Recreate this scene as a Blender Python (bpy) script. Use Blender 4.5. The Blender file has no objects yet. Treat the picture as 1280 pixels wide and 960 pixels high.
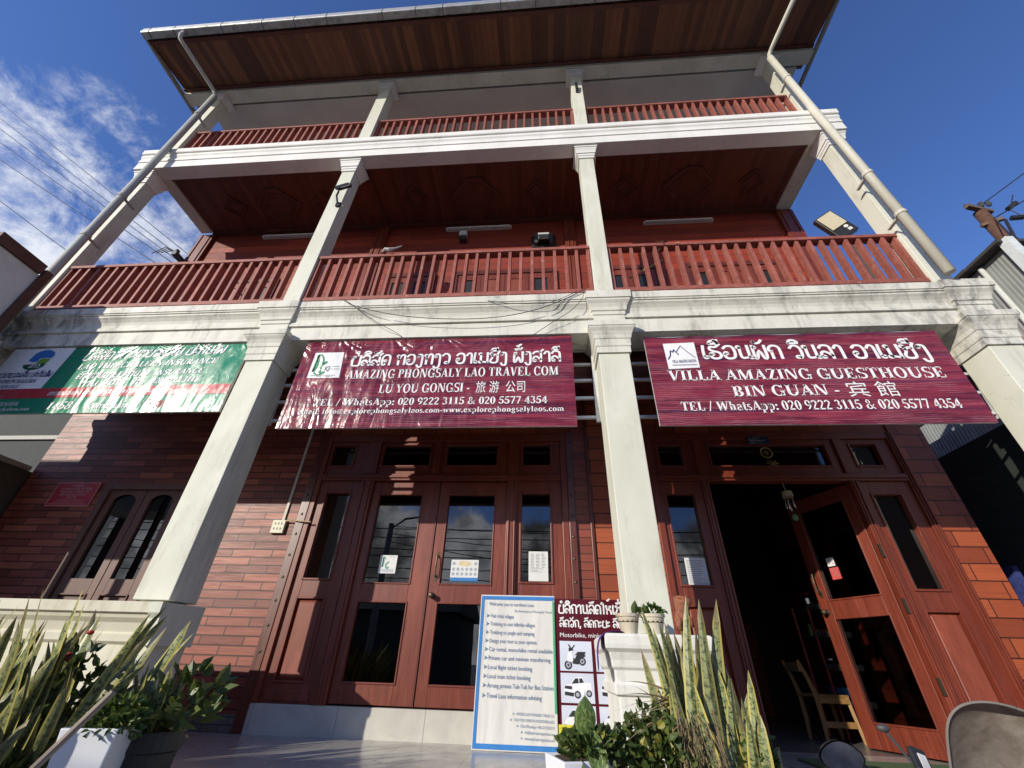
import bpy, math, random
from mathutils import Vector, Matrix, noise as mnoise
random.seed(7)
R = math.radians
scn = bpy.context.scene
COL = scn.collection

# ---------------------------------------------------------------- camera, world, sun, exposure
cd = bpy.data.cameras.new('camera'); cam = bpy.data.objects.new('camera', cd); COL.objects.link(cam)
cd.sensor_fit = 'HORIZONTAL'; cd.sensor_width = 36.0; cd.lens = 14.683
cd.clip_start = 0.05; cd.clip_end = 2000
cr = Vector((0.99722253, 0.06934316, 0.02717998)); cu = Vector((0.01611933, -0.55722248, 0.83020677)); cf = Vector((-0.07271446, 0.82746277, 0.55679257))
cam.matrix_world = Matrix(((cr.x, cu.x, -cf.x, 0), (cr.y, cu.y, -cf.y, 0), (cr.z, cu.z, -cf.z, .58), (0, 0, 0, 1)))
scn.camera = cam
SUN = Vector((.95, 1.0, -.50)).normalized()          # direction the light travels
sd = bpy.data.lights.new('sun', 'SUN'); sd.energy = 4.75; sd.angle = R(.5); sd.color = (1.0, .93, .80)
so = bpy.data.objects.new('sun', sd); COL.objects.link(so); so.location = (-20, -30, 15)
so.rotation_euler = SUN.to_track_quat('-Z', 'Y').to_euler()
scn.view_settings.view_transform = 'Standard'; scn.view_settings.look = 'None'
scn.view_settings.exposure = 0.0; scn.view_settings.gamma = 1.0; scn.view_settings.use_curve_mapping = False
scn.cycles.use_denoising = True
scn.cycles.max_bounces = 8
scn.cycles.sample_clamp_indirect = 6.0

def make_world():
    w = bpy.data.worlds.new('World'); scn.world = w; w.use_nodes = True
    nt = w.node_tree; nt.nodes.clear(); N = nt.nodes.new; L = nt.links.new
    out = N('ShaderNodeOutputWorld'); bg = N('ShaderNodeBackground'); bg.inputs[1].default_value = .11
    sky = N('ShaderNodeTexSky'); sky.sky_type = 'NISHITA'; sky.sun_disc = False
    sky.sun_elevation = math.asin(-SUN.z); sky.sun_rotation = math.atan2(-SUN.x, -SUN.y)
    sky.air_density = 1.0; sky.dust_density = .4; sky.ozone_density = 3.0; sky.altitude = 600
    tc = N('ShaderNodeTexCoord')
    def math_(op, a, b=None, clamp=False):
        n = N('ShaderNodeMath'); n.operation = op; n.use_clamp = clamp
        for i, v in enumerate((a, b)):
            if v is None: continue
            if isinstance(v, (int, float)): n.inputs[i].default_value = v
            else: L(v, n.inputs[i])
        return n.outputs[0]
    def dot(d):
        n = N('ShaderNodeVectorMath'); n.operation = 'DOT_PRODUCT'; L(tc.outputs['Generated'], n.inputs[0]); n.inputs[1].default_value = d
        return n.outputs['Value']
    def ramp(v, a, b, c=0., d=1.):
        n = N('ShaderNodeMapRange'); n.interpolation_type = 'SMOOTHSTEP'; L(v, n.inputs[0])
        n.inputs[1].default_value = a; n.inputs[2].default_value = b; n.inputs[3].default_value = c; n.inputs[4].default_value = d
        return n.outputs[0]
    def noise(scale, detail, rough, dist=0., vec=None, mp=(1, 1, 1)):
        m = N('ShaderNodeMapping'); m.inputs['Scale'].default_value = mp; L(vec or tc.outputs['Generated'], m.inputs[0])
        n = N('ShaderNodeTexNoise'); n.inputs['Scale'].default_value = scale; n.inputs['Detail'].default_value = detail
        n.inputs['Roughness'].default_value = rough; n.inputs['Distortion'].default_value = dist; L(m.outputs[0], n.inputs[0])
        return n.outputs['Fac']
    def ray(U, V):
        d = cr * ((U - 640) / 522.07) - cu * ((V - 480) / 522.07) + cf
        return tuple(d.normalized())
    # thin white cloud in the left of the sky
    m1 = ramp(dot(ray(0, 225)), math.cos(R(14)), math.cos(R(4)))
    m2 = ramp(dot(ray(120, 215)), math.cos(R(12.5)), math.cos(R(3)))
    m3 = ramp(dot(ray(200, 310)), math.cos(R(17)), math.cos(R(3)))
    m4 = ramp(dot(ray(30, 60)), math.cos(R(5)), math.cos(R(1)))
    mm = math_('MAXIMUM', math_('MAXIMUM', m1, math_('MULTIPLY', m2, .84)), math_('MAXIMUM', math_('MULTIPLY', m3, .74), math_('MULTIPLY', m4, .40)))
    nz = noise(4.2, 10, .62, .35, mp=(1.2, 1.0, 1.3))
    nzf = noise(12.0, 10, .68, .25, mp=(1.1, 1.1, 1.3))
    wis = math_('MULTIPLY', mm, math_('ADD', nz, math_('MULTIPLY', math_('SUBTRACT', nzf, .5), .8)))
    a1 = math_('MULTIPLY', ramp(wis, .31, .62), .95)
    # cumulus bank low over the street behind the photographer
    nb = noise(5.0, 9, .58, .1)
    sx = N('ShaderNodeSeparateXYZ'); L(tc.outputs['Generated'], sx.inputs[0])
    edge = math_('ADD', math_('MULTIPLY', math_('SUBTRACT', nb, .5), .36), .30)
    a2 = math_('MULTIPLY', ramp(math_('SUBTRACT', edge, sx.outputs['Z']), 0, .035), ramp(sx.outputs['Y'], .15, -.2))
    nb2 = noise(9.0, 7, .6)
    cb = ramp(nb2, .36, .64, 1.8, 13.0)
    mixA = N('ShaderNodeMix'); mixA.data_type = 'RGBA'; L(a1, mixA.inputs[0])
    tint = N('ShaderNodeMix'); tint.data_type = 'RGBA'; tint.blend_type = 'MULTIPLY'; tint.inputs[0].default_value = 1
    L(sky.outputs[0], tint.inputs[6]); tint.inputs[7].default_value = (1.0, 1.2, 1.75, 1)
    L(tint.outputs[2], mixA.inputs[6]); mixA.inputs[7].default_value = (8.0, 8.3, 9.0, 1)
    cc = N('ShaderNodeCombineColor'); L(cb, cc.inputs[0]); L(cb, cc.inputs[1]); L(math_('MULTIPLY', cb, 1.05), cc.inputs[2])
    mixB = N('ShaderNodeMix'); mixB.data_type = 'RGBA'; L(a2, mixB.inputs[0]); L(mixA.outputs[2], mixB.inputs[6]); L(cc.outputs[0], mixB.inputs[7])
    L(mixB.outputs[2], bg.inputs[0]); L(bg.outputs[0], out.inputs[0])
make_world()

# ---------------------------------------------------------------- materials
MATS = {}
class Nt:
    def __init__(s, name):
        s.m = bpy.data.materials.new(name); s.m.use_nodes = True; s.t = s.m.node_tree
        s.b = s.t.nodes['Principled BSDF']; s.out = s.t.nodes['Material Output']
        MATS[name] = s.m
    def n(s, t, **kw):
        x = s.t.nodes.new(t)
        for k, v in kw.items():
            if k in ('ops',): continue
            setattr(x, k, v)
        return x
    def L(s, a, b): s.t.links.new(a, b)
    def pos(s, scale=(1, 1, 1), rot=(0, 0, 0)):
        if not hasattr(s, 'g'): s.g = s.n('ShaderNodeNewGeometry')
        m = s.n('ShaderNodeMapping'); m.inputs['Scale'].default_value = scale; m.inputs['Rotation'].default_value = rot
        s.L(s.g.outputs['Position'], m.inputs[0]); return m.outputs[0]
    def noise(s, vec, scale=5, detail=5, rough=.55, dist=0):
        n = s.n('ShaderNodeTexNoise'); n.inputs['Scale'].default_value = scale; n.inputs['Detail'].default_value = detail
        n.inputs['Roughness'].default_value = rough; n.inputs['Distortion'].default_value = dist; s.L(vec, n.inputs[0]); return n.outputs['Fac']
    def ramp(s, v, a, b, c=0., d=1.):
        n = s.n('ShaderNodeMapRange'); n.inputs[1].default_value = a; n.inputs[2].default_value = b
        n.inputs[3].default_value = c; n.inputs[4].default_value = d; s.L(v, n.inputs[0]); return n.outputs[0]
    def mix(s, f, a, b, mode='MIX'):
        n = s.n('ShaderNodeMix'); n.data_type = 'RGBA'; n.blend_type = mode
        for i, v in ((0, f), (6, a), (7, b)):
            if isinstance(v, (int, float)): n.inputs[i].default_value = v
            elif isinstance(v, tuple): n.inputs[i].default_value = v + (1,) if len(v) == 3 else v
            else: s.L(v, n.inputs[i])
        return n.outputs[2]
    def math(s, op, a, b):
        n = s.n('ShaderNodeMath'); n.operation = op
        for i, v in enumerate((a, b)):
            if isinstance(v, (int, float)): n.inputs[i].default_value = v
            else: s.L(v, n.inputs[i])
        return n.outputs[0]
    def bump(s, h, strength=.3, dist=.01, normal=None):
        n = s.n('ShaderNodeBump'); n.inputs['Strength'].default_value = strength; n.inputs['Distance'].default_value = dist
        s.L(h, n.inputs['Height'])
        if normal: s.L(normal, n.inputs['Normal'])
        s.L(n.outputs[0], s.b.inputs['Normal']); return n.outputs[0]
    def col(s, c): 
        if isinstance(c, tuple): s.b.inputs['Base Color'].default_value = c + (1,)
        else: s.L(c, s.b.inputs['Base Color'])
        return s
    def set(s, rough=None, metal=None, spec=None, coat=None):
        if rough is not None:
            if isinstance(rough, (int, float)): s.b.inputs['Roughness'].default_value = rough
            else: s.L(rough, s.b.inputs['Roughness'])
        if metal is not None: s.b.inputs['Metallic'].default_value = metal
        if spec is not None: s.b.inputs['Specular IOR Level'].default_value = spec
        if coat is not None: s.b.inputs['Coat Weight'].default_value = coat
        return s
    def island(s):
        if not hasattr(s, 'g'): s.g = s.n('ShaderNodeNewGeometry')
        return s.g.outputs['Random Per Island']

def plain(name, c, rough=.6, metal=0., var=.12, scale=9, bump=.0, spec=None):
    k = Nt(name); f = k.noise(k.pos(), scale, 6, .6)
    k.col(k.mix(k.ramp(f, .3, .7), tuple(x * (1 - var) for x in c), tuple(min(1, x * (1 + var)) for x in c))).set(rough, metal, spec)
    if bump: k.bump(k.noise(k.pos(), scale * 8, 4), bump, .004)
    return k.m

def paint(name, base, grime, stain_lo, stain_hi, streak=True):
    k = Nt(name)
    f = k.noise(k.pos((1, 1, .35)), 3.2, 8, .66, .4)
    v = k.noise(k.pos((7, 7, .55)), 3.0, 6, .62, .2)
    fine = k.noise(k.pos(), 26, 5, .6)
    soft = k.mix(k.ramp(k.noise(k.pos((1, 1, .6)), 1.7, 6, .6, .5), .34, .66), tuple(x * w_ for x, w_ in zip(base, (.86, .86, .83))), base)
    s = k.math('MULTIPLY', k.ramp(f, stain_lo, stain_hi), k.ramp(v, .36, .66)) if streak else k.ramp(f, stain_lo, stain_hi)
    s = k.math('MULTIPLY', s, k.ramp(fine, .2, .65, .45, 1))
    cr_ = k.n('ShaderNodeTexVoronoi', feature='DISTANCE_TO_EDGE'); cr_.inputs['Scale'].default_value = 1.25
    dv = k.n('ShaderNodeVectorMath', operation='ADD'); ns = k.n('ShaderNodeTexNoise'); ns.inputs['Scale'].default_value = 4; ns.inputs['Detail'].default_value = 5
    k.L(k.pos(), ns.inputs[0]); k.L(k.pos(), dv.inputs[0]); k.L(ns.outputs['Color'], dv.inputs[1]); k.L(dv.outputs[0], cr_.inputs['Vector'])
    crack = k.math('MULTIPLY', k.ramp(cr_.outputs['Distance'], .0, .006, 1, 0), k.ramp(k.noise(k.pos(), .9, 3), .50, .60, 0, .55))
    if name == 'weathered_cream_paint':
        xs = k.n('ShaderNodeSeparateXYZ'); k.L(k.pos(), xs.inputs[0]); far = k.ramp(k.math('ABSOLUTE', k.math('ADD', xs.outputs['X'], .8), 0), 3.2, 5.4)
        s = k.math('MAXIMUM', s, k.math('MULTIPLY', k.math('MULTIPLY', far, k.ramp(k.noise(k.pos((2.2, 2.2, 1.2)), 3.0, 8, .68, .5), .44, .64)), .9))
    c = k.mix(s, soft, grime)
    c = k.mix(crack, c, tuple(x * .45 for x in base))
    k.col(c).set(k.ramp(f, .2, .8, .55, .8))
    k.bump(k.noise(k.pos(), 55, 5), .16, .004)
    return k.m
M_COL = paint('cream_paint', (.68, .68, .58), (.34, .32, .25), .47, .74)
M_BEAM = paint('weathered_cream_paint', (.72, .70, .63), (.10, .095, .085), .47, .70)
M_WHITE = paint('white_beam_paint', (.80, .79, .76), (.34, .32, .28), .55, .8)
M_PARA = paint('yellowed_cream_paint', (.66, .63, .50), (.28, .24, .15), .46, .75)
M_CEILW = plain('white_ceiling_board', (.60, .58, .52), .7, var=.08, scale=2)

def redwood(name, dark, mid, rough=.28, grain=(9, 9, .5), gscale=5, coat=.35, worn=None):
    k = Nt(name)
    g = k.noise(k.pos(grain), gscale, 7, .62, .8)
    big = k.noise(k.pos((1, 1, .4)), 2.2, 4)
    c = k.mix(k.ramp(g, .28, .72), dark, mid)
    c = k.mix(k.ramp(big, .35, .7, 0, .6), c, tuple(x * .55 for x in mid))
    fade = k.noise(k.pos((2.2, 2.2, .5)), 1.6, 5, .6, .4); c = k.mix(k.ramp(fade, .56, .74, 0, .45), c, tuple(min(1, x * 1.35 + .03) for x in mid))
    if worn:
        wn = k.noise(k.pos((1, 1, .6)), 12, 7, .7)
        c = k.mix(k.ramp(wn, .60, .72, 0, .7), c, worn)
    k.col(c).set(k.ramp(g, .2, .8, rough, rough + .2), coat=coat)
    k.b.inputs['Coat Roughness'].default_value = .3
    k.bump(g, .10, .004)
    return k.m
M_RED = redwood('varnished_red_wood', (.095, .016, .008), (.235, .042, .019), rough=.36, coat=.14)
M_REDD = redwood('dark_red_trim', (.065, .015, .009), (.15, .032, .018), worn=(.16, .07, .04))
M_PANEL = redwood('door_panel_wood', (.15, .030, .016), (.31, .070, .036), .40, coat=.06, grain=(5, 5, .6), gscale=4)
M_RAIL = redwood('worn_red_railing_paint', (.21, .052, .034), (.37, .115, .085), .55, grain=(2, 2, 2), gscale=7, coat=0, worn=(.46, .30, .24))
M_WIN = redwood('grey_brown_window_wood', (.075, .028, .020), (.16, .065, .046), .45, coat=.1)
def planks(name, course, length, c1, c2, mortar=(.012, .004, .003), msize=.004, rough=.3, axis='XZ', coat=.3, grain=(.9, .9, 14), off=(0, 0, 0), off_row=.5, bump=.5):
    k = Nt(name)
    sp = k.n('ShaderNodeSeparateXYZ'); k.L(k.pos(), sp.inputs[0])
    cb = k.n('ShaderNodeCombineXYZ')
    for i, a in enumerate(axis): k.L(k.math('ADD', sp.outputs[a], off[i]), cb.inputs[i])
    b = k.n('ShaderNodeTexBrick'); k.L(cb.outputs[0], b.inputs['Vector']); b.offset = off_row; b.squash = 1
    b.inputs['Scale'].default_value = 1; b.inputs['Brick Width'].default_value = length; b.inputs['Row Height'].default_value = course
    b.inputs['Mortar Size'].default_value = msize; b.inputs['Mortar Smooth'].default_value = .15; b.inputs['Bias'].default_value = -.1
    b.inputs['Color1'].default_value = c1 + (1,); b.inputs['Color2'].default_value = c2 + (1,); b.inputs['Mortar'].default_value = mortar + (1,)
    g = k.noise(k.pos(grain), 4, 7, .62, .6)
    c = k.mix(k.ramp(g, .3, .75, 0, .55), b.outputs['Color'], tuple(x * .5 for x in c1))
    k.col(c).set(k.ramp(g, .2, .8, rough, rough + .22), coat=coat)
    k.b.inputs['Coat Roughness'].default_value = .32
    h = k.math('ADD', k.math('MULTIPLY', b.outputs['Fac'], -1.0), k.math('MULTIPLY', g, .12))
    k.bump(h, bump, .006)
    return k.m
M_PLK = planks('narrow_red_planks', .082, .46, (.17, .030, .016), (.42, .115, .065), rough=.40, coat=.04, msize=.0055, mortar=(.006, .002, .0015), bump=.9)
M_PLKW = planks('wide_red_planks', .155, .42, (.27, .055, .020), (.50, .115, .038), rough=.42, coat=.12, msize=.0055, mortar=(.008, .003, .002), bump=.9, off=(.09, .035, 0), off_row=.5)
M_PLKS = planks('stacked_red_tiles', .082, 3.0, (.22, .045, .024), (.34, .078, .042), rough=.4)
M_PLKU = planks('upper_red_planks', .15, 2.4, (.20, .022, .010), (.36, .046, .018), rough=.5, coat=.0)
M_SOFF = planks('brown_soffit_boards', .105, 5.0, (.085, .030, .013), (.27, .105, .045), axis='YX', rough=.5, coat=.05, grain=(14, .9, 1), mortar=(.02, .008, .005), msize=.002, bump=.3)
M_CEIL = planks('red_brown_ceiling_boards', .075, 3.0, (.095, .020, .009), (.17, .042, .019), axis='YX', rough=.5, coat=.05, grain=(14, .9, 1), mortar=(.02, .006, .004), msize=.002, bump=.3)
M_CEILO = redwood('ceiling_ornament_wood', (.07, .018, .009), (.13, .035, .017), .5, coat=.05)
M_TILE = planks('pale_floor_tiles', .6, .6, (.42, .39, .35), (.46, .43, .38), axis='XY', mortar=(.20, .18, .16), msize=.003, rough=.12, coat=.0, grain=(1, 1, 1), off_row=0, bump=.1)
M_RISER = planks('cream_riser_tiles', 3.0, .80, (.58, .56, .49), (.60, .58, .51), axis='XZ', mortar=(.22, .20, .17), msize=.003, rough=.25, coat=0, grain=(1, 1, 1), off=(.28, 1.0, 0), off_row=0, bump=.1)
M_STONE = planks('grey_stone_strip', .055, .16, (.10, .085, .075), (.20, .18, .16), rough=.7, coat=0, mortar=(.03, .028, .025))

def zinc(name, c, rough=.38):
    k = Nt(name); f = k.noise(k.pos(), 7, 7, .65, .5)
    k.col(k.mix(k.ramp(f, .35, .72), c, tuple(x * .55 for x in c))).set(k.ramp(f, .3, .7, rough, rough + .25), .85)
    k.bump(k.noise(k.pos(), 5, 4), .25, .02); return k.m
M_ZINC = zinc('zinc_gutter', (.50, .50, .48), .45)
M_PIPE = paint('grey_pvc_pipe', (.42, .42, .39), (.28, .26, .22), .5, .8)
M_PIPEC = paint('cream_pvc_pipe', (.58, .56, .48), (.34, .30, .22), .5, .8)
M_STEEL = plain('white_steel_bar', (.62, .63, .62), .4, .2, .15, 6)
M_BLACK = plain('black_plastic', (.018, .018, .019), .45)
M_DGREY = plain('dark_grey_plastic', (.06, .062, .066), .5)
M_BRONZE = plain('aged_bronze', (.09, .07, .045), .4, .7)
M_CHROME = plain('chrome', (.6, .6, .6), .15, 1.0)
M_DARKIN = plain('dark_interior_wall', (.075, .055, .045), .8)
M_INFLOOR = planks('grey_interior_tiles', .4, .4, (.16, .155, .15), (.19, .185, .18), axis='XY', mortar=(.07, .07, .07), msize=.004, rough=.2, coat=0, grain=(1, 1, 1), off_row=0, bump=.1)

def glassmat(name, tint=(.75, .8, .8), ior=1.62, dark=.0):
    k = Nt(name); t = k.t; t.nodes.remove(k.b)
    tr = k.n('ShaderNodeBsdfTransparent'); tr.inputs[0].default_value = tint + (1,)
    gl = k.n('ShaderNodeBsdfGlossy'); gl.inputs['Roughness'].default_value = .008; gl.inputs[0].default_value = (.95, .97, 1, 1)
    fr = k.n('ShaderNodeFresnel'); fr.inputs[0].default_value = ior
    mx = k.n('ShaderNodeMixShader')
    bm = k.n('ShaderNodeBump'); bm.inputs['Strength'].default_value = .02; bm.inputs['Distance'].default_value = .02
    k.L(k.noise(k.pos(), 2.2, 2), bm.inputs['Height']); k.L(bm.outputs[0], gl.inputs['Normal'])
    ad = k.math('ADD', fr.outputs[0], dark)
    k.L(ad, mx.inputs[0]); k.L(tr.outputs[0], mx.inputs[1]); k.L(gl.outputs[0], mx.inputs[2]); k.L(mx.outputs[0], k.out.inputs[0])
    return k.m
M_GLASS = glassmat('window_glass', (.11, .125, .13), 1.85)

def banner_mat(name, kind):
    k = Nt(name)
    # folds fanning out from the eyelets, slanting tension folds, slight crumple; the left banners hang slacker
    w1 = k.noise(k.pos((3.0, 1, .7), (0, R(33), 0)), 1.5, 2, .45, .5)
    w2 = k.noise(k.pos((2.0, 1, .8), (0, R(30), 0)), 4.0, 3, .5, .9)
    w3 = k.noise(k.pos((1.4, 1, 1)), 14, 3, .5, .6)
    sx = k.n('ShaderNodeSeparateXYZ'); k.L(k.pos(), sx.inputs[0])
    calm = k.math('MULTIPLY', k.ramp(sx.outputs['X'], -1.6, .4, 1, .14), k.ramp(sx.outputs['X'], -3.6, -2.6, .30, 1))
    fx = k.math('SUBTRACT', k.math('FRACT', k.math('MULTIPLY', k.math('ADD', sx.outputs['X'], 10.13), 1.72), 0), .5)
    dz = k.math('SUBTRACT', 3.62, sx.outputs['Z'])
    ang = k.math('DIVIDE', fx, dz); fan = k.math('SINE', k.math('ADD', k.math('MULTIPLY', ang, 6.0), k.math('MULTIPLY', w1, 5.0)), 0)
    fan = k.math('MULTIPLY', fan, k.ramp(dz, .1, .62, 1, 0))
    if kind == 'maroon':
        g = k.noise(k.pos((.45, 1, 9)), 3.0, 5, .55, .5)
        g2 = k.noise(k.pos((.5, 1, 5)), 1.7, 4, .5)
        wv = k.n('ShaderNodeTexWave', wave_type='BANDS', bands_direction='Z'); wv.inputs['Scale'].default_value = 15; wv.inputs['Distortion'].default_value = 5
        wv.inputs['Detail'].default_value = 3; wv.inputs['Detail Scale'].default_value = .9; k.L(k.pos((.35, 1, 1)), wv.inputs[0])
        c = k.mix(k.ramp(g, .30, .68), (.070, .009, .020), (.27, .034, .055))
        br = k.ramp(k.noise(k.pos((1.1, 1, 3.0)), 3.0, 3), .46, .62)
        c = k.mix(k.math('MULTIPLY', k.ramp(wv.outputs['Fac'], .82, 1.0, 0, .62), br), c, (.46, .24, .26))
        c = k.mix(k.ramp(k.noise(k.pos((.5, 1, 22)), 3.0, 4, .6, .2), .58, .72, 0, .45), c, (.42, .15, .18))
        sp = k.n('ShaderNodeSeparateXYZ'); k.L(k.pos(), sp.inputs[0])
        fr = k.math('FRACT', k.math('MULTIPLY', k.math('ADD', sp.outputs['Z'], .11), 3.35), 0)
        c = k.mix(k.math('MULTIPLY', k.ramp(fr, .0, .09, 1, 0), k.ramp(g2, .35, .55)), c, (.055, .014, .055))
        k.col(c)
    elif kind == 'white':
        k.col((.80, .80, .80))
    elif kind == 'green': k.col((.012, .21, .115))
    elif kind == 'red': k.col((.40, .035, .045))
    else: k.col(kind)
    k.set(k.ramp(w2, .3, .7, .16, .28), spec=.22 if kind in ('green', 'red') else .30)
    h = k.math('ADD', k.math('MULTIPLY', w1, .9), k.math('ADD', k.math('MULTIPLY', w2, .20), k.math('ADD', k.math('MULTIPLY', w3, .035), k.math('MULTIPLY', fan, .055))))
    k.bump(k.math('MULTIPLY', h, calm), .70, .095)
    return k.m
MB_MAROON = banner_mat('maroon_woodprint_vinyl', 'maroon'); MB_WHITE = banner_mat('white_vinyl', 'white'); MB_GREEN = banner_mat('green_vinyl', 'green')
MB_RED = banner_mat('red_vinyl', 'red'); MB_NAVY = banner_mat('navy_print', (.02, .035, .14)); MB_GRNINK = banner_mat('green_ink', (.02, .22, .09)); MB_BLUE = banner_mat('blue_ink', (.03, .16, .48))
MB_LIME = banner_mat('lime_ink', (.16, .33, .03)); MB_PALE = banner_mat('pale_vinyl', (.60, .62, .66))

# ---------------------------------------------------------------- geometry helpers
BASE = {}
CAM_SCALE = 1.0                        # scales shop front, side wall and banners about the camera to shift their depth
def cam_scaled(v):  # points move along their camera rays, save at floor and ceiling heights
    x, y, z = v
    if CAM_SCALE == 1.0: return (x, y, z)
    return (x * CAM_SCALE, y * CAM_SCALE, z if z <= .02 or z >= 3.6 else .58 + (z - .58) * CAM_SCALE)
class MB:
    def __init__(s): s.v = []; s.f = []; s.uv = None
    def add(s, vs, fs):
        o = len(s.v); s.v += [tuple(v) for v in vs]; s.f += [tuple(i + o for i in f) for f in fs]; return s
    def box(s, x0, x1, y0, y1, z0, z1):
        return s.add([(x0, y0, z0), (x1, y0, z0), (x1, y1, z0), (x0, y1, z0), (x0, y0, z1), (x1, y0, z1), (x1, y1, z1), (x0, y1, z1)],
                     [(0, 3, 2, 1), (4, 5, 6, 7), (0, 1, 5, 4), (1, 2, 6, 5), (2, 3, 7, 6), (3, 0, 4, 7)])
    def obox(s, c, sx, sy, sz, rot):
        M = rot if isinstance(rot, Matrix) else Matrix.Rotation(rot[2], 3, 'Z') @ Matrix.Rotation(rot[1], 3, 'Y') @ Matrix.Rotation(rot[0], 3, 'X')
        P = [Vector(c) + M @ Vector((a * sx / 2, b * sy / 2, d * sz / 2)) for d in (-1, 1) for a, b in ((-1, -1), (1, -1), (1, 1), (-1, 1))]
        return s.add(P, [(0, 3, 2, 1), (4, 5, 6, 7), (0, 1, 5, 4), (1, 2, 6, 5), (2, 3, 7, 6), (3, 0, 4, 7)])
    def ext_x(s, prof, x0, x1):        # prof of (y,z), closed
        n = len(prof); P = [(x0, y, z) for y, z in prof] + [(x1, y, z) for y, z in prof]
        F = [(i, (i + 1) % n, n + (i + 1) % n, n + i) for i in range(n)] + [tuple(range(n))[::-1], tuple(range(n, 2 * n))]
        return s.add(P, F)
    def ext_y(s, prof, y0, y1):        # prof of (x,z), closed
        n = len(prof); P = [(x, y0, z) for x, z in prof] + [(x, y1, z) for x, z in prof]
        F = [(i, (i + 1) % n, n + (i + 1) % n, n + i) for i in range(n)] + [tuple(range(n))[::-1], tuple(range(n, 2 * n))]
        return s.add(P, F)
    def ext_z(s, prof, z0, z1):
        n = len(prof); P = [(x, y, z0) for x, y in prof] + [(x, y, z1) for x, y in prof]
        F = [(i, (i + 1) % n, n + (i + 1) % n, n + i) for i in range(n)] + [tuple(range(n))[::-1], tuple(range(n, 2 * n))]
        return s.add(P, F)
    def loft(s, cx, cy, prof, dy=0, caps=True):     # square rings (z, half) ; rectangular if half is a pair
        P = []
        for z, h in prof:
            hx, hy = h if isinstance(h, tuple) else (h, h + dy)
            P += [(cx - hx, cy - hy, z), (cx + hx, cy - hy, z), (cx + hx, cy + hy, z), (cx - hx, cy + hy, z)]
        F = []
        for i in range(len(prof) - 1):
            a = i * 4; b = a + 4
            F += [(a + j, a + (j + 1) % 4, b + (j + 1) % 4, b + j) for j in range(4)]
        if caps: F += [(3, 2, 1, 0), tuple(len(P) - 4 + j for j in range(4))]
        return s.add(P, F)
    def tube(s, pts, r, n=8, caps=True):
        pts = [Vector(p) for p in pts]; P = []; m = len(pts)
        rs = r if isinstance(r, (list, tuple)) else [r] * m
        prev = None
        for i, p in enumerate(pts):
            d = (pts[min(i + 1, m - 1)] - pts[max(i - 1, 0)]).normalized()
            if prev is None:
                a = d.cross(Vector((0, 0, 1)) if abs(d.z) < .9 else Vector((1, 0, 0))).normalized()
            else:
                a = (prev - d * prev.dot(d)); a = a.normalized() if a.length > 1e-6 else d.orthogonal().normalized()
            prev = a; b = d.cross(a)
            P += [p + (a * math.cos(t) + b * math.sin(t)) * rs[i] for t in [2 * math.pi * j / n for j in range(n)]]
        F = [(i * n + j, i * n + (j + 1) % n, (i + 1) * n + (j + 1) % n, (i + 1) * n + j) for i in range(m - 1) for j in range(n)]
        if caps: F += [tuple(range(n))[::-1], tuple((m - 1) * n + j for j in range(n))]
        return s.add(P, F)
    def lathe(s, cx, cy, prof, n=20):               # (z, r)
        P = []; m = len(prof)
        for z, r in prof: P += [(cx + r * math.cos(2 * math.pi * j / n), cy + r * math.sin(2 * math.pi * j / n), z) for j in range(n)]
        F = [(i * n + j, i * n + (j + 1) % n, (i + 1) * n + (j + 1) % n, (i + 1) * n + j) for i in range(m - 1) for j in range(n)]
        F += [tuple(range(n))[::-1], tuple((m - 1) * n + j for j in range(n))]
        return s.add(P, F)
    def ball(s, c, r, n=10, sq=(1, 1, 1)):
        P = []; F = []; c = Vector(c)
        for i in range(n + 1):
            ph = math.pi * i / n
            for j in range(2 * n):
                th = math.pi * j / n
                P.append((c.x + r * sq[0] * math.sin(ph) * math.cos(th), c.y + r * sq[1] * math.sin(ph) * math.sin(th), c.z + r * sq[2] * math.cos(ph)))
        for i in range(n):
            for j in range(2 * n):
                F.append((i * 2 * n + j, i * 2 * n + (j + 1) % (2 * n), (i + 1) * 2 * n + (j + 1) % (2 * n), (i + 1) * 2 * n + j))
        return s.add(P, F)
    def apply(s, fn, start=0):
        s.v = s.v[:start] + [tuple(fn(Vector(v))) for v in s.v[start:]]; return s
    def build(s, name, mat, parent=None, bevel=0., smooth=False, loc=None):
        base = BASE[parent.name] if parent else Vector(cam_scaled(loc) if loc else (0, 0, 0))
        s.v = [cam_scaled(v) for v in s.v]
        me = bpy.data.meshes.new(name); me.from_pydata([Vector(v) - base for v in s.v], [], s.f); me.validate(); me.update()
        for m in (mat if isinstance(mat, (list, tuple)) else [mat]): me.materials.append(m)
        if s.uv and len(s.uv) == len(me.loops):
            ul = me.uv_layers.new(name='UVMap')
            for i, u in enumerate(s.uv): ul.data[i].uv = u
        if smooth:
            for p in me.polygons: p.use_smooth = True
        o = bpy.data.objects.new(name, me); COL.objects.link(o)
        if parent: o.parent = parent
        else: o.location = base
        BASE[o.name] = base
        if bevel:
            b = o.modifiers.new('bevel', 'BEVEL'); b.width = bevel; b.segments = 2; b.limit_method = 'ANGLE'; b.angle_limit = R(40)
        return o
def thing(name, label, cat, loc, group=None):
    o = bpy.data.objects.new(name, None); o.empty_display_size = .2; loc = cam_scaled(loc); COL.objects.link(o); o.location = loc; BASE[o.name] = Vector(loc)
    return tag(o, label, cat, group)
def tag(o, label, cat, group=None):
    o['label'] = label; o['category'] = cat
    if group: o['group'] = group
    return o
def struct(o): o['kind'] = 'structure'; return o
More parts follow.
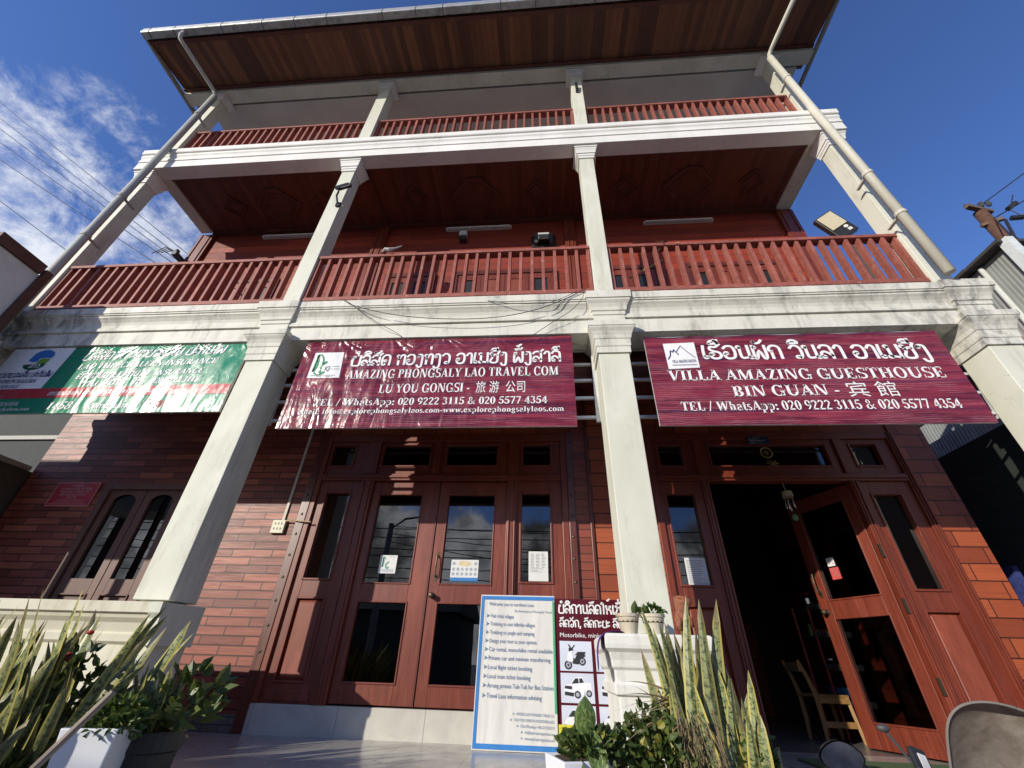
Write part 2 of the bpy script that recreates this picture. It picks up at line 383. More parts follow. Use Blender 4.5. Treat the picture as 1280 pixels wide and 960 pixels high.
def recalc(o):
    import bmesh
    bm = bmesh.new(); bm.from_mesh(o.data); bmesh.ops.recalc_face_normals(bm, faces=bm.faces); bm.to_mesh(o.data); bm.free(); return o
def copy_tree(o, delta, label=None):
    c = o.copy(); COL.objects.link(c); c.location = o.location + Vector(delta); BASE[c.name] = BASE[o.name] + Vector(delta)
    if label: c['label'] = label
    for ch in list(o.children):
        k = ch.copy(); COL.objects.link(k); k.parent = c
        for g in list(ch.children):
            q = g.copy(); COL.objects.link(q); q.parent = k
    return c

# ---------------------------------------------------------------- lettering
T_, t_ = .185, .07
def serif(ch):
    P = []; T = T_; t = t_
    def V(x, a=0, b=1, w=T): P.append([(x - w / 2, a), (x + w / 2, a), (x + w / 2, b), (x - w / 2, b)])
    def S(x, y, l=.16): P.append([(x - l, y), (x + l, y), (x + l, y + .06), (x - l, y + .06)])
    def D(x0, y0, x1, y1, w): P.append([(x0 - w / 2, y0), (x0 + w / 2, y0), (x1 + w / 2, y1), (x1 - w / 2, y1)])
    def H(a, b, y, h=t): P.append([(a, y), (b, y), (b, y + h), (a, y + h)])
    def Q(x0, y0, x1, y1): P.append([(x0, y0), (x1, y0), (x1, y1), (x0, y1)])
    def E(cx, cy, rx, ry, a0, a1, th=T, tn=t):
        n = max(4, int(abs(a1 - a0) / 18))
        for i in range(n):
            q = []
            for a, k in ((a0 + (a1 - a0) * i / n, 0), (a0 + (a1 - a0) * (i + 1) / n, 0), (a0 + (a1 - a0) * (i + 1) / n, 1), (a0 + (a1 - a0) * i / n, 1)):
                r = R(a); w = tn + (th - tn) * abs(math.cos(r)) ** 1.3
                q.append((cx + (rx - k * w) * math.cos(r), cy + (ry - k * min(w, tn * 1.6 + (th - tn) * .25)) * math.sin(r)))
            P.append(q)
    x = .66
    adv = {
     'A': lambda: (D(.10, 0, .40, 1, t), D(.63, 0, .38, 1, T), H(.2, .56, .28), S(.1, 0, .11), S(.63, 0, .16), .78),
     'B': lambda: (V(.2), E(.34, .74, .27, .26, -90, 90), E(.34, .265, .31, .265, -90, 90), H(.05, .36, .93), H(.2, .4, .47), H(.05, .36, 0), .72),
     'C': lambda: (E(.41, .5, .36, .52, 42, 318), Q(.66, .68, .71, 1), Q(.66, .02, .71, .26), .78),
     'D': lambda: (V(.2), E(.3, .5, .43, .5, -90, 90), H(.05, .32, .93), H(.05, .32, 0), .8),
     'E': lambda: (V(.2), H(.05, .62, .93), H(.05, .64, 0), H(.2, .48, .47), Q(.57, .76, .63, 1), Q(.59, 0, .65, .26), Q(.44, .36, .49, .65), .72),
     'F': lambda: (V(.2), H(.05, .6, .93), H(.2, .48, .47), Q(.56, .76, .62, 1), S(.2, 0), .66),
     'G': lambda: (E(.41, .5, .36, .52, 42, 330), V(.66, .02, .42, T), S(.66, .4, .15), Q(.66, .70, .71, 1), .84),
     'H': lambda: (V(.2), V(.66), H(.2, .66, .47), S(.2, 0), S(.66, 0), S(.2, .94), S(.66, .94), .88),
     'I': lambda: (V(.2), S(.2, 0), S(.2, .94), .42),
     'L': lambda: (V(.2), S(.2, .94), H(.05, .6, 0), Q(.56, 0, .63, .3), .68),
     'M': lambda: (V(.13, 0, 1, t), D(.48, 0, .2, 1, T), D(.48, 0, .78, 1, t), V(.82), S(.13, 0, .11), S(.82, 0), S(.12, .94, .1), S(.86, .94, .12), 1.03),
     'N': lambda: (V(.14, 0, 1, t), D(.66, 0, .2, 1, T), V(.7, 0, 1, t), S(.14, 0, .11), S(.12, .94, .1), S(.7, .94, .11), .86),
     'O': lambda: (E(.41, .5, .37, .52, 0, 360), .84),
     'P': lambda: (V(.2), E(.33, .715, .31, .285, -90, 90), H(.05, .35, .93), H(.2, .36, .43), S(.2, 0), .68),
     'R': lambda: (V(.2), E(.33, .73, .29, .27, -90, 90), H(.05, .35, .93), H(.2, .36, .46), D(.7, 0, .38, .48, T), S(.2, 0), S(.72, 0, .09), .8),
     'S': lambda: (E(.33, .745, .27, .27, 50, 265, .15, .09), E(.33, .265, .29, .28, -130, 92, .15, .09), Q(.54, .72, .59, 1), Q(.05, 0, .1, .28), .64),
     'T': lambda: (V(.36), H(.04, .68, .93), Q(.04, .72, .09, 1), Q(.63, .72, .68, 1), S(.36, 0), .72),
     'U': lambda: (V(.2, .3, 1), V(.7, .3, 1, t), E(.42, .32, .315, .34, 180, 360, T, .1), S(.2, .94), S(.7, .94, .11), .86),
     'V': lambda: (D(.38, 0, .16, 1, T), D(.40, 0, .66, 1, t), S(.15, .94, .15), S(.67, .94, .11), .78),
     'W': lambda: (D(.34, 0, .15, 1, T), D(.36, 0, .55, 1, t), D(.76, 0, .57, 1, T), D(.78, 0, 1.0, 1, t), S(.15, .94, .14), S(.56, .94, .14), S(1.0, .94, .1), 1.1),
     'Y': lambda: (V(.38, 0, .46), D(.38, .42, .15, 1, T), D(.40, .42, .66, 1, t), S(.38, 0), S(.15, .94, .15), S(.67, .94, .11), .76),
     'Z': lambda: (D(.16, 0, .56, 1, T), H(.06, .65, .93), H(.05, .66, 0), Q(.06, .74, .11, 1), Q(.61, 0, .66, .26), .70),
     '0': lambda: (E(.28, .49, .26, .51, 0, 360), .56), '1': lambda: (V(.28), S(.28, 0, .18), D(.14, .8, .24, .98, .12), .56),
     '2': lambda: (E(.26, .73, .24, .27, -25, 165, .15, .08), D(.09, .06, .40, .62, .13), H(.05, .5, 0, .13), .56),
     '3': lambda: (E(.25, .755, .22, .25, -90, 155, .15, .08), E(.25, .27, .26, .28, -155, 90, .15, .08), .56),
     '4': lambda: (V(.37, 0, 1, .16), H(.02, .54, .24, .11), D(.06, .3, .35, 1, .08), .56),
     '5': lambda: (H(.14, .5, .87, .13), D(.1, .52, .16, 1, .08), E(.24, .31, .28, .32, -160, 115, .16, .09), .56),
     '6': lambda: (E(.28, .31, .25, .32, 0, 360, .15, .08), E(.46, .42, .44, .58, 105, 190, .15, .08), .56),
     '7': lambda: (H(.05, .53, .86, .14), D(.2, 0, .47, .9, .12), .56),
     '8': lambda: (E(.28, .755, .21, .25, 0, 360, .13, .08), E(.28, .27, .25, .28, 0, 360, .15, .08), .56),
     '9': lambda: (E(.28, .69, .25, .32, 0, 360, .15, .08), E(.10, .58, .44, .58, -75, 10, .15, .08), .56),
     'a': lambda: (V(.4, .0, .5, .14), E(.25, .19, .2, .2, 0, 360, .13, .07), E(.25, .47, .21, .19, 0, 160, .13, .07), S(.46, 0, .06), .54),
     'c': lambda: (E(.27, .33, .23, .34, 45, 315, .15, .07), .48), 'd': lambda: (V(.42, 0, 1, .15), E(.26, .33, .22, .34, 0, 360, .15, .07), S(.36, .94, .1), .6),
     'e': lambda: (E(.27, .33, .23, .34, 0, 320, .15, .07), H(.08, .48, .33), .52),
     'f': lambda: (V(.2, 0, .8, .14), E(.32, .8, .19, .2, 40, 180, .14, .07), H(.05, .36, .58), S(.2, 0, .13), .38),
     'g': lambda: (E(.24, .42, .2, .25, 0, 360, .14, .07), E(.26, -.1, .22, .2, 0, 360, .12, .07), .52),
     'h': lambda: (V(.17, 0, 1, .15), V(.45, 0, .42, .15), E(.33, .42, .195, .25, 0, 180, .14, .08), S(.17, 0, .12), S(.45, 0, .12), S(.12, .94, .09), .62),
     'i': lambda: (V(.17, 0, x, .15), S(.17, 0, .13), S(.12, x - .05, .09), E(.17, .86, .09, .09, 0, 360, .09, .09), .34),
     'l': lambda: (V(.17, 0, 1, .15), S(.17, 0, .13), S(.12, .94, .09), .34),
     'm': lambda: (V(.15, 0, x, .14), V(.43, 0, .42, .14), V(.71, 0, .42, .14), E(.3, .42, .19, .25, 0, 180, .13, .08), E(.58, .42, .19, .25, 0, 180, .13, .08), S(.15, 0, .11), S(.43, 0, .11), S(.71, 0, .11), .86),
     'n': lambda: (V(.17, 0, x, .15), V(.45, 0, .42, .15), E(.33, .42, .195, .25, 0, 180, .14, .08), S(.17, 0, .12), S(.45, 0, .12), .62),
     'o': lambda: (E(.27, .33, .24, .34, 0, 360, .15, .07), .54),
     'p': lambda: (V(.17, -.32, x, .15), E(.31, .33, .24, .34, 0, 360, .15, .07), S(.17, -.32, .14), S(.1, x - .05, .08), .6),
     'r': lambda: (V(.17, 0, x, .15), E(.33, .42, .16, .24, 30, 160, .14, .09), S(.17, 0, .13), .46),
     's': lambda: (E(.22, .49, .18, .18, 40, 270, .12, .07), E(.22, .18, .19, .19, -140, 90, .12, .07), .44),
     't': lambda: (V(.18, .1, .86, .15), H(.04, .36, .58), E(.27, .14, .17, .15, 180, 330, .14, .08), .38),
     'v': lambda: (D(.26, 0, .12, x, .15), D(.28, 0, .44, x, t), S(.12, x - .05, .1), S(.45, x - .05, .08), .54),
     'w': lambda: (D(.24, 0, .12, x, .14), D(.25, 0, .38, x, t), D(.52, 0, .4, x, .14), D(.53, 0, .66, x, t), S(.12, x - .05, .1), S(.66, x - .05, .08), .76),
     'x': lambda: (D(.42, 0, .13, x, .15), D(.1, 0, .44, x, t), S(.1, 0, .09), S(.42, 0, .1), S(.13, x - .05, .1), .54),
     'y': lambda: (D(.26, 0, .12, x, .15), D(.16, -.3, .45, x, t), S(.12, x - .05, .1), S(.45, x - .05, .08), .54),
     '.': lambda: (E(.12, .09, .1, .1, 0, 360, .1, .1), .26), ':': lambda: (E(.14, .09, .1, .1, 0, 360, .1, .1), E(.14, .52, .1, .1, 0, 360, .1, .1), .3),
     '-': lambda: (H(.04, .3, .28, .12), .36), '/': lambda: (D(.06, -.05, .32, 1.05, .09), .4),
     '&': lambda: (E(.3, .76, .17, .24, 0, 360, .1, .07), E(.29, .24, .26, .26, 60, 350, .14, .08), D(.7, 0, .22, .62, .13), D(.52, .2, .7, .5, .08), .8),
     '@': lambda: (E(.44, .4, .4, .46, 20, 330, .08, .06), E(.42, .4, .2, .24, 0, 360, .1, .06), .9),
     ' ': lambda: (.3,),
    }
    fn = adv.get(ch) or adv['o']
    a = fn()[-1]
    return P, a
def ribbon(pts, w):
    pts = [Vector((p[0], p[1])) for p in pts]; P = []
    sm = []
    for i in range(len(pts) - 1):          # Catmull-Rom
        p0, p1, p2, p3 = pts[max(i - 1, 0)], pts[i], pts[i + 1], pts[min(i + 2, len(pts) - 1)]
        for k in range(3):
            t = k / 3
            sm.append(.5 * ((2 * p1) + (p2 - p0) * t + (2 * p0 - 5 * p1 + 4 * p2 - p3) * t * t + (3 * p1 - p0 - 3 * p2 + p3) * t ** 3))
    sm.append(pts[-1]); L = []
    for i, p in enumerate(sm):
        d = sm[min(i + 1, len(sm) - 1)] - sm[max(i - 1, 0)]
        d = d.normalized() if d.length > 1e-9 else Vector((1, 0)); n = Vector((-d.y, d.x)) * w / 2
        if i == 0: p = p - d * w * .3
        if i == len(sm) - 1: p = p + d * w * .3
        L.append((p + n, p - n))
    return [[tuple(L[i][1]), tuple(L[i + 1][1]), tuple(L[i + 1][0]), tuple(L[i][0])] for i in range(len(L) - 1)]
def loop(cx, cy, r): return [(cx + r * math.cos(2 * math.pi * k / 8), cy + r * math.sin(2 * math.pi * k / 8)) for k in range(9)]
LO = {  # advance, open strokes, loops
 'ບ': (.68, [[(.1, .78), (.06, .6), (.06, .15), (.16, .02), (.46, .02), (.57, .15), (.57, 1)]], [(.15, .86, .09)]),
 'ປ': (.68, [[(.1, .78), (.06, .6), (.06, .15), (.16, .02), (.46, .02), (.57, .15), (.57, 1.4)]], [(.15, .86, .09)]),
 'ລ': (.68, [[(.05, .78), (.18, .97), (.42, .97), (.56, .78), (.56, .02)], [(.06, .2), (.08, .42), (.22, .52), (.38, .42), (.56, .2)]], [(.15, .12, .09)]),
 'ສ': (.74, [[(.05, .78), (.18, .97), (.42, .97), (.56, .78), (.56, .02)], [(.06, .2), (.08, .42), (.22, .52), (.38, .42), (.56, .2)], [(.46, .88), (.72, 1.18)]], [(.15, .12, .09)]),
 'ດ': (.68, [[(.57, .02), (.57, .72), (.44, .97), (.18, .97), (.05, .72), (.05, .2), (.14, .02), (.27, .1)]], [(.25, .42, .09)]),
 'ຕ': (.68, [[(.57, .02), (.57, .75), (.46, .97), (.31, .82), (.17, .97), (.05, .72), (.05, .2), (.14, .02), (.27, .1)]], [(.25, .42, .09)]),
 'ທ': (.68, [[(.16, .78), (.16, .02)], [(.16, .5), (.34, .93), (.5, .95), (.57, .78), (.57, .02)]], [(.11, .87, .09)]),
 'ອ': (.68, [[(.05, .35), (.12, .08), (.3, .02), (.48, .08), (.57, .3), (.57, .7), (.46, .95), (.2, .95), (.06, .78)]], [(.15, .42, .10)]),
 'ຮ': (.68, [[(.05, .35), (.12, .08), (.3, .02), (.48, .08), (.57, .25), (.5, .48), (.25, .58), (.08, .72), (.14, .93), (.36, .9), (.6, 1.12)]], [(.15, .36, .10)]),
 'ງ': (.56, [[(.08, .8), (.2, .97), (.38, .92), (.42, .7), (.42, .0), (.36, -.22), (.2, -.22), (.1, -.05)]], [(.14, .82, .08)]),
 'ຽ': (.52, [[(.06, .8), (.18, .97), (.34, .92), (.4, .7), (.4, -.1), (.3, -.34), (.1, -.34), (.04, -.2)]], [(.12, .72, .07)]),
 'ວ': (.64, [[(.05, .78), (.2, .97), (.4, .95), (.53, .72), (.53, .25), (.44, .05)]], [(.33, .12, .10)]),
 'ມ': (.74, [[(.17, .8), (.17, .2)], [(.2, .1), (.36, .12), (.6, .05)], [(.62, 1), (.62, .02)]], [(.12, .88, .09), (.14, .11, .09)]),
 'ຊ': (.70, [[(.18, .8), (.2, .5), (.08, .25), (.14, .04), (.42, .02), (.55, .2), (.55, .8), (.68, 1.12)], [(.2, .62), (.38, .8), (.5, .72)]], [(.12, .88, .09)]),
 'ຂ': (.64, [[(.18, .8), (.2, .5), (.08, .25), (.14, .04), (.42, .02), (.53, .2), (.53, 1)]], [(.12, .88, .09)]),
 'ຜ': (.72, [[(.08, .8), (.06, .15), (.16, .02), (.34, .5), (.5, .02), (.62, .15), (.62, 1)]], [(.15, .86, .09)]),
 'ພ': (.76, [[(.06, 1), (.06, .15), (.16, .02), (.34, .62), (.5, .02), (.64, .15), (.64, 1)]], [(.16, .86, .07)]),
 'ເ': (.34, [[(.12, 1), (.08, .6), (.08, .2)]], [(.17, .12, .10)]), 'ແ': (.6, [[(.1, 1), (.08, .2)], [(.38, 1), (.36, .2)]], [(.16, .12, .09), (.44, .12, .09)]),
 'ນ': (.74, [[(.16, .8), (.16, .2), (.26, .06), (.54, .12)], [(.56, 1), (.56, .2)]], [(.12, .88, .09), (.64, .1, .09)]),
 'ກ': (.68, [[(.2, .56), (.06, .6), (.08, .8), (.22, .97), (.44, .96), (.57, .76), (.57, .02)], [(.16, .5), (.16, .02)]], []),
 'ຍ': (.68, [[(.06, .98), (.06, .66), (.24, .56), (.08, .4), (.08, .14), (.2, .02), (.46, .02), (.57, .15), (.57, 1)]], []),
 'ຈ': (.64, [[(.05, .78), (.2, .97), (.42, .96), (.54, .76), (.54, .22), (.4, .02), (.2, .04), (.2, .3), (.38, .4)]], []),
 'ຫ': (.74, [[(.16, .78), (.16, .02)], [(.16, .36), (.4, .55), (.58, .3), (.6, .02)], [(.38, .54), (.46, .74)]], [(.11, .87, .09), (.52, .84, .09)]),
 'ໄ': (.36, [[(.22, .02), (.22, 1.1), (.12, 1.36), (.02, 1.24), (.1, 1.08)]], []), 'ໃ': (.42, [[(.24, .02), (.24, 1.1), (.1, 1.3)]], [(.1, 1.2, .1)]),
 'ໂ': (.42, [[(.24, .02), (.24, 1.05), (.06, 1.2), (.14, 1.38), (.4, 1.34)]], []),
 'ະ': (.4, [[(.06, .6), (.3, .8)], [(.06, .12), (.3, .3)]], [(.12, .74, .08), (.12, .24, .08)]), 'າ': (.5, [[(.05, .76), (.18, .97), (.34, .92), (.38, .7), (.38, .02)]], []),
 'ຼ': (0, [], []), 'ຄ': (.68, [[(.57, .02), (.57, .72), (.44, .97), (.18, .97), (.05, .72), (.05, .02)]], [(.25, .55, .09)]), 'ຖ': (.68, [[(.57, .02), (.57, .72), (.44, .97), (.18, .97), (.05, .72), (.05, .02)]], [(.2, .1, .09)]), ',': (.3, [[(.14, .1), (.06, -.2)]], []), ':': (.3, [], [(.12, .1, .05), (.12, .6, .05)]), ' ': (.34, [], []),
}
LM = {  # marks over the previous consonant, relative to its centre
 'ໍ': ([], [(0, 1.3, .10)]), 'ິ': ([[(-.22, 1.18), (-.12, 1.38), (.1, 1.38), (.22, 1.18), (-.22, 1.16)]], []), 'ີ': ([[(-.22, 1.18), (-.12, 1.38), (.1, 1.38), (.22, 1.18), (-.22, 1.16)], [(.2, 1.18), (.2, 1.46)]], []),
 'ື': ([[(-.22, 1.18), (-.12, 1.38), (.1, 1.38), (.22, 1.18), (-.22, 1.16)], [(.2, 1.18), (.2, 1.48)], [(.08, 1.3), (.08, 1.48)]], []), 'ັ': ([[(-.2, 1.32), (-.08, 1.18), (.1, 1.22), (.24, 1.42)]], [(-.16, 1.26, .05)]),
 'ົ': ([[(-.2, 1.3), (-.1, 1.18), (.04, 1.36), (.12, 1.2), (.24, 1.4)]], []), '່': ([[(.05, 1.5), (.05, 1.72)]], []), '້': ([[(-.1, 1.6), (.0, 1.52), (.08, 1.68), (.18, 1.72)]], []), 'ຸ': ([[(0, -.1), (0, -.34)]], [(-.06, -.12, .05)]), 'ູ': ([[(-.1, -.1), (-.05, -.3), (.1, -.3), (.1, -.1)]], []),
}
def lao(text, w=.135):
    P = []; x = 0; last = 0
    for ch in text:
        if ch in LM:
            st, lp = LM[ch]; cx = last
        elif ch in LO:
            a, st, lp = LO[ch]; cx = x; last = x + a * .5 - .02; x += a
        else:
            q, a = serif(ch); P += [[(p[0] + x, p[1]) for p in f] for f in q]; x += a; continue
        for s in st: P += [[(p[0] + cx, p[1]) for p in f] for f in ribbon(s, w)]
        for c in lp: P += [[(p[0] + cx, p[1]) for p in f] for f in ribbon(loop(*c), w * .72)]
    return P, x
def latin(text, track=0.):
    P = []; x = 0
    for ch in text:
        q, a = serif(ch); P += [[(p[0] + x, p[1]) for p in f] for f in q]; x += a + track
    return P, x
def sans(text):
    cu_ = bpy.data.curves.new('txt', 'FONT'); cu_.body = text; cu_.size = 1.0; cu_.resolution_u = 2
    o = bpy.data.objects.new('txt', cu_); COL.objects.link(o); dg = bpy.context.evaluated_depsgraph_get(); dg.update()
    me = o.evaluated_get(dg).to_mesh(); P = [[(me.vertices[i].co.x / .70, me.vertices[i].co.y / .70) for i in p.vertices] for p in me.polygons]
    o.evaluated_get(dg).to_mesh_clear(); bpy.data.objects.remove(o); bpy.data.curves.remove(cu_)
    xs = [p[0] for f in P for p in f] or [0, 1]
    return [[(p[0] - min(xs), p[1]) for p in f] for f in P], max(xs) - min(xs)
def place_text(mb, pw, x0, x1, z0, z1, h, y, shear=0., fn=None):
    P, w = pw; sx = (x1 - x0) / w
    for f in P:
        vs = []
        for a, b in f:
            k = a / w; vs.append((x0 + a * sx + shear * b * h, y, z0 + (z1 - z0) * k + b * h))
        if fn: vs = [fn(v) for v in vs]
        area = sum(vs[i][0] * vs[(i + 1) % len(vs)][2] - vs[(i + 1) % len(vs)][0] * vs[i][2] for i in range(len(vs)))
        if area < 0: vs = vs[::-1]
        mb.add(vs, [tuple(range(len(vs)))])
    return mb
def fquad(mb, pts, y): return mb.add([(p[0], y, p[1]) for p in pts], [tuple(range(len(pts)))])

# ================================================================ THE SETTING
g = MB().add([(-400, -400, -.8), (400, -400, -.8), (400, 400, -.8), (-400, 400, -.8)], [(0, 1, 2, 3)]).build('street', plain('street_concrete', (.17, .165, .16), .85, var=.2, scale=1.2))
struct(g)
pv = MB().box(-7.0, 4.9, 3.15, 5.02, -.8, 0).build('pavement', M_TILE); struct(pv)
st = MB().box(-6.0, 1.9, 2.15, 3.15, -.8, -.25).build('pavement_step', plain('step_concrete', (.30, .29, .27), .8, var=.2, scale=3)); struct(st)

# ================================================================ THE GUESTHOUSE
GH = thing('guesthouse', 'three storey guesthouse of red planks with cream columns, railed balconies and a wide eave', 'guesthouse', (-1.1, 4.95, 0))
CX = [-6.71, -3.079, .737, 4.439]
CG = 3.594; CUY = 3.6065
gshaft = [(0, .154), (3.255, .154)]
gcap = [(3.255, .172), (3.33, .172), (3.335, .178), (3.345, .180), (3.42, .182), (3.43, .190), (3.47, .197), (3.51, .213), (3.545, .235), (3.56, .240), (3.565, .247), (3.632, .247), (3.634, .166)]
gblk = [(3.634, .166), (3.775, .166), (3.777, .176), (3.82, .178), (3.828, .19), (3.87, .197), (3.91, .213), (3.945, .236), (3.965, .238), (3.97, .25), (4.072, .25)]
ucap = [(7.13, .1075), (7.135, .122), (7.185, .122), (7.19, .130), (7.235, .133), (7.24, .145), (7.30, .152), (7.34, .166), (7.36, .168), (7.365, .178), (7.405, .18)]
tcap = [(10.235, .1075), (10.24, .12), (10.275, .12), (10.28, .135), (10.34, .155), (10.345, .168), (10.41, .17)]
for i, cx in enumerate(CX):
    z0 = .92 if i == 1 else (.76 if i == 2 else 0)
    c = MB().loft(cx, CG, [(z0, .154), (3.255, .154)]).build('ground_column', M_COL, GH, bevel=.006)
    MB().loft(cx, CG, gcap).build('capital', M_BEAM, c)
    MB().loft(cx, CG, gblk).build('cornice_block', M_BEAM, c)
    c = MB().loft(cx, CUY, [(4.072, .1065), (7.13, .1065)]).build('balcony_column', M_COL, GH, bevel=.005)
    MB().loft(cx, CUY, ucap).build('capital', M_WHITE, c)
    c = MB().loft(cx, CUY, [(7.91, .104), (10.235, .104)]).build('gallery_column', M_COL, GH, bevel=.005)
    MB().loft(cx, CUY, tcap).build('capital', M_WHITE, c)
# first floor beam with moulded cornice
pA = [(3.46, 3.555), (3.46, 3.742), (3.436, 3.744), (3.434, 3.788), (3.447, 3.80), (3.442, 3.835), (3.43, 3.87), (3.408, 3.905), (3.392, 3.925), (3.39, 3.945), (3.378, 3.95), (3.376, 3.965), (3.366, 3.97), (3.364, 4.06), (3.75, 4.062), (3.75, 3.555)]
for a, b in zip(CX[:-1], CX[1:]):
    recalc(MB().ext_x(pA, a + .16, b - .16).build('cornice_beam', M_BEAM, GH))
pB = [(3.40, 7.407), (3.40, 7.595), (3.386, 7.598), (3.385, 7.655), (3.396, 7.662), (3.385, 7.70), (3.37, 7.725), (3.37, 7.775), (3.352, 7.785), (3.342, 7.80), (3.34, 7.895), (3.36, 7.91), (3.62, 7.91), (3.62, 7.407)]
recalc(MB().ext_x(pB, -6.90, 4.63).build('upper_beam', M_WHITE, GH))
MB().box(-6.60, -6.385, 3.623, 4.70, 7.410, 7.70).build('side_beam', M_COL, GH); MB().box(4.185, 4.425, 3.623, 4.74, 7.410, 7.70).build('side_beam', M_COL, GH)
MB().box(-6.385, 4.185, 3.622, 4.78, 7.45, 7.90).build('balcony_ceiling', M_CEIL, GH)
MB().box(-6.38, 4.18, 4.70, 4.778, 7.385, 7.448).box(-6.38, 4.18, 3.624, 3.66, 7.42, 7.449).box(-2.95, -2.87, 3.664, 4.70, 7.425, 7.449).box(.60, .70, 3.664, 4.70, 7.425, 7.449).build('ceiling_trim', M_CEILO, GH)
def ornament(cx, cy, hx, hy, octo):
    def ring(k): 
        if octo: return [(cx - hx * k, cy), (cx - hx * .28 * k, cy - hy * k), (cx + hx * .28 * k, cy - hy * k), (cx + hx * k, cy), (cx + hx * .28 * k, cy + hy * k), (cx - hx * .28 * k, cy + hy * k)]
        return [(cx - hx * k, cy), (cx, cy - hy * k), (cx + hx * k, cy), (cx, cy + hy * k)]
    m = MB()
    lev = [(1, 7.45), (1, 7.415), (.86, 7.415), (.84, 7.435), (.70, 7.435), (.68, 7.42), (.60, 7.42), (.58, 7.44)]
    n = len(ring(1)); P = []
    for k, z in lev: P += [(x, y, z) for x, y in ring(k)]
    F = [(i * n + j, i * n + (j + 1) % n, (i + 1) * n + (j + 1) % n, (i + 1) * n + j) for i in range(len(lev) - 1) for j in range(n)] + [tuple((len(lev) - 1) * n + j for j in range(n))]
    recalc(m.add(P, F).build('ceiling_ornament', M_CEILO, GH))
for cx, o in ((-5.6, 0), (-4.75, 1), (-3.85, 0), (-2.22, 0), (-1.12, 1), (-.05, 0), (1.47, 0), (2.53, 1), (3.57, 0)):
    ornament(cx, 4.20, .44 if o else .235, .32 if o else .225, o)
# top gallery : beam, ceiling, roof, soffit, gutter
MB().box(-7.49, 5.25, 3.42, 3.66, 10.412, 10.53).build('roof_beam', M_COL, GH)
MB().box(-7.10, 5.06, 3.70, 8.0, 10.43, 10.50).build('gallery_ceiling', M_CEILW, GH)
MB().box(-6.5, 4.4, 6.4, 6.5, 7.9, 10.43).build('gallery_wall', M_PLKU, GH)
def soff(y): return 10.555 + (y - 3.42) * .16
MB().add([(-7.50, 2.50, soff(2.50)), (5.26, 2.50, soff(2.50)), (5.26, 3.80, soff(3.80)), (-7.50, 3.80, soff(3.80)),
          (-7.50, 2.50, soff(2.50) + .05), (5.26, 2.50, soff(2.50) + .05), (5.26, 3.80, soff(3.80) + .05), (-7.50, 3.80, soff(3.80) + .05)],
         [(0, 3, 2, 1), (4, 5, 6, 7), (0, 1, 5, 4), (1, 2, 6, 5), (2, 3, 7, 6), (3, 0, 4, 7)]).build('soffit', M_SOFF, GH)
MB().box(-7.49, 5.25, 3.36, 3.417, 10.50, 10.54).box(-7.49, 5.25, 2.51, 2.57, soff(2.5) - .03, soff(2.5) - .002).build('soffit_trim', M_CEILO, GH)
rf = MB()
rf.add([(-7.56, 2.40, 10.50), (5.32, 2.40, 10.50), (5.32, 6.4, 12.4), (-7.56, 6.4, 12.4), (-7.56, 10.4, 10.5), (5.32, 10.4, 10.5)], [(0, 1, 2, 3), (3, 2, 5, 4)])
rf.add([(-7.56, 2.40, 10.56), (5.32, 2.40, 10.56), (5.32, 6.4, 12.46), (-7.56, 6.4, 12.46), (-7.56, 10.4, 10.56), (5.32, 10.4, 10.56)], [(0, 3, 2, 1), (3, 4, 5, 2)])
rf.box(-7.56, 5.32, 2.385, 2.40, 10.50, 10.555)
rf.build('roof', plain('brown_roof_sheet', (.05, .03, .025), .6), GH)
M_BARGE = plain('grey_barge_board', (.32, .31, .29), .6)
for a, b in ((-7.54, -7.50), (5.262, 5.30)): MB().box(a, b, 2.42, 8, soff(2.5) - .02, soff(2.5) + .08).build('barge_board', M_BARGE, GH)
gp = [(2.345, 10.495), (2.338, 10.49), (2.340, 10.365), (2.348, 10.345), (2.36, 10.338), (2.452, 10.322), (2.46, 10.33), (2.46, 10.48), (2.452, 10.48), (2.450, 10.334), (2.362, 10.35), (2.352, 10.368), (2.350, 10.495)]
go = recalc(MB().ext_x(gp, -7.50, 5.26).build('gutter', M_ZINC, GH))
x = -7.35
while x < 5.2:
    sm = MB(); sm.ext_x([(2.334, 10.497), (2.336, 10.363), (2.345, 10.341), (2.358, 10.334), (2.452, 10.318), (2.452, 10.322), (2.36, 10.338), (2.348, 10.345), (2.340, 10.365), (2.338, 10.49)], x, x + .012); sm.build('gutter_joint', M_DGREY, go); x += random.choice((.62, .95, .5, .8, 1.05))

def arc(p0, p1, p2, n=6): return [tuple((1 - t) ** 2 * Vector(p0) + 2 * t * (1 - t) * Vector(p1) + t * t * Vector(p2)) for t in [i / n for i in range(n + 1)]]
dpl = MB().tube([(-6.417, 3.283, 9.80), (-6.36, 3.283, 4.10), (-6.55, 3.27, 3.3)], .050, 12).build('downpipe', M_PIPE, GH, smooth=True)
MB().tube([(-6.66, 2.40, 10.33), (-6.66, 2.40, 10.22), (-6.655, 2.43, 10.13), (-6.62, 2.54, 10.09), (-6.45, 3.19, 9.93), (-6.425, 3.26, 9.88), (-6.417, 3.283, 9.79)], .036, 10).build('swan_neck', M_PIPE, dpl, smooth=True)
for z, x in ((9.0, -6.409), (6.35, -6.382), (5.4, -6.373)): MB().lathe(x, 3.283, [(z, .052), (z, .058), (z + .05, .058), (z + .05, .052)], 12).box(x - .02, x + .02, 3.335, 3.50, z + .01, z + .03).build('pipe_joint', M_PIPE, dpl)
dpr = MB().tube([(4.193, 3.283, 9.80), (4.272, 3.283, 4.11)], .051, 12).build('downpipe', M_PIPEC, GH, smooth=True)
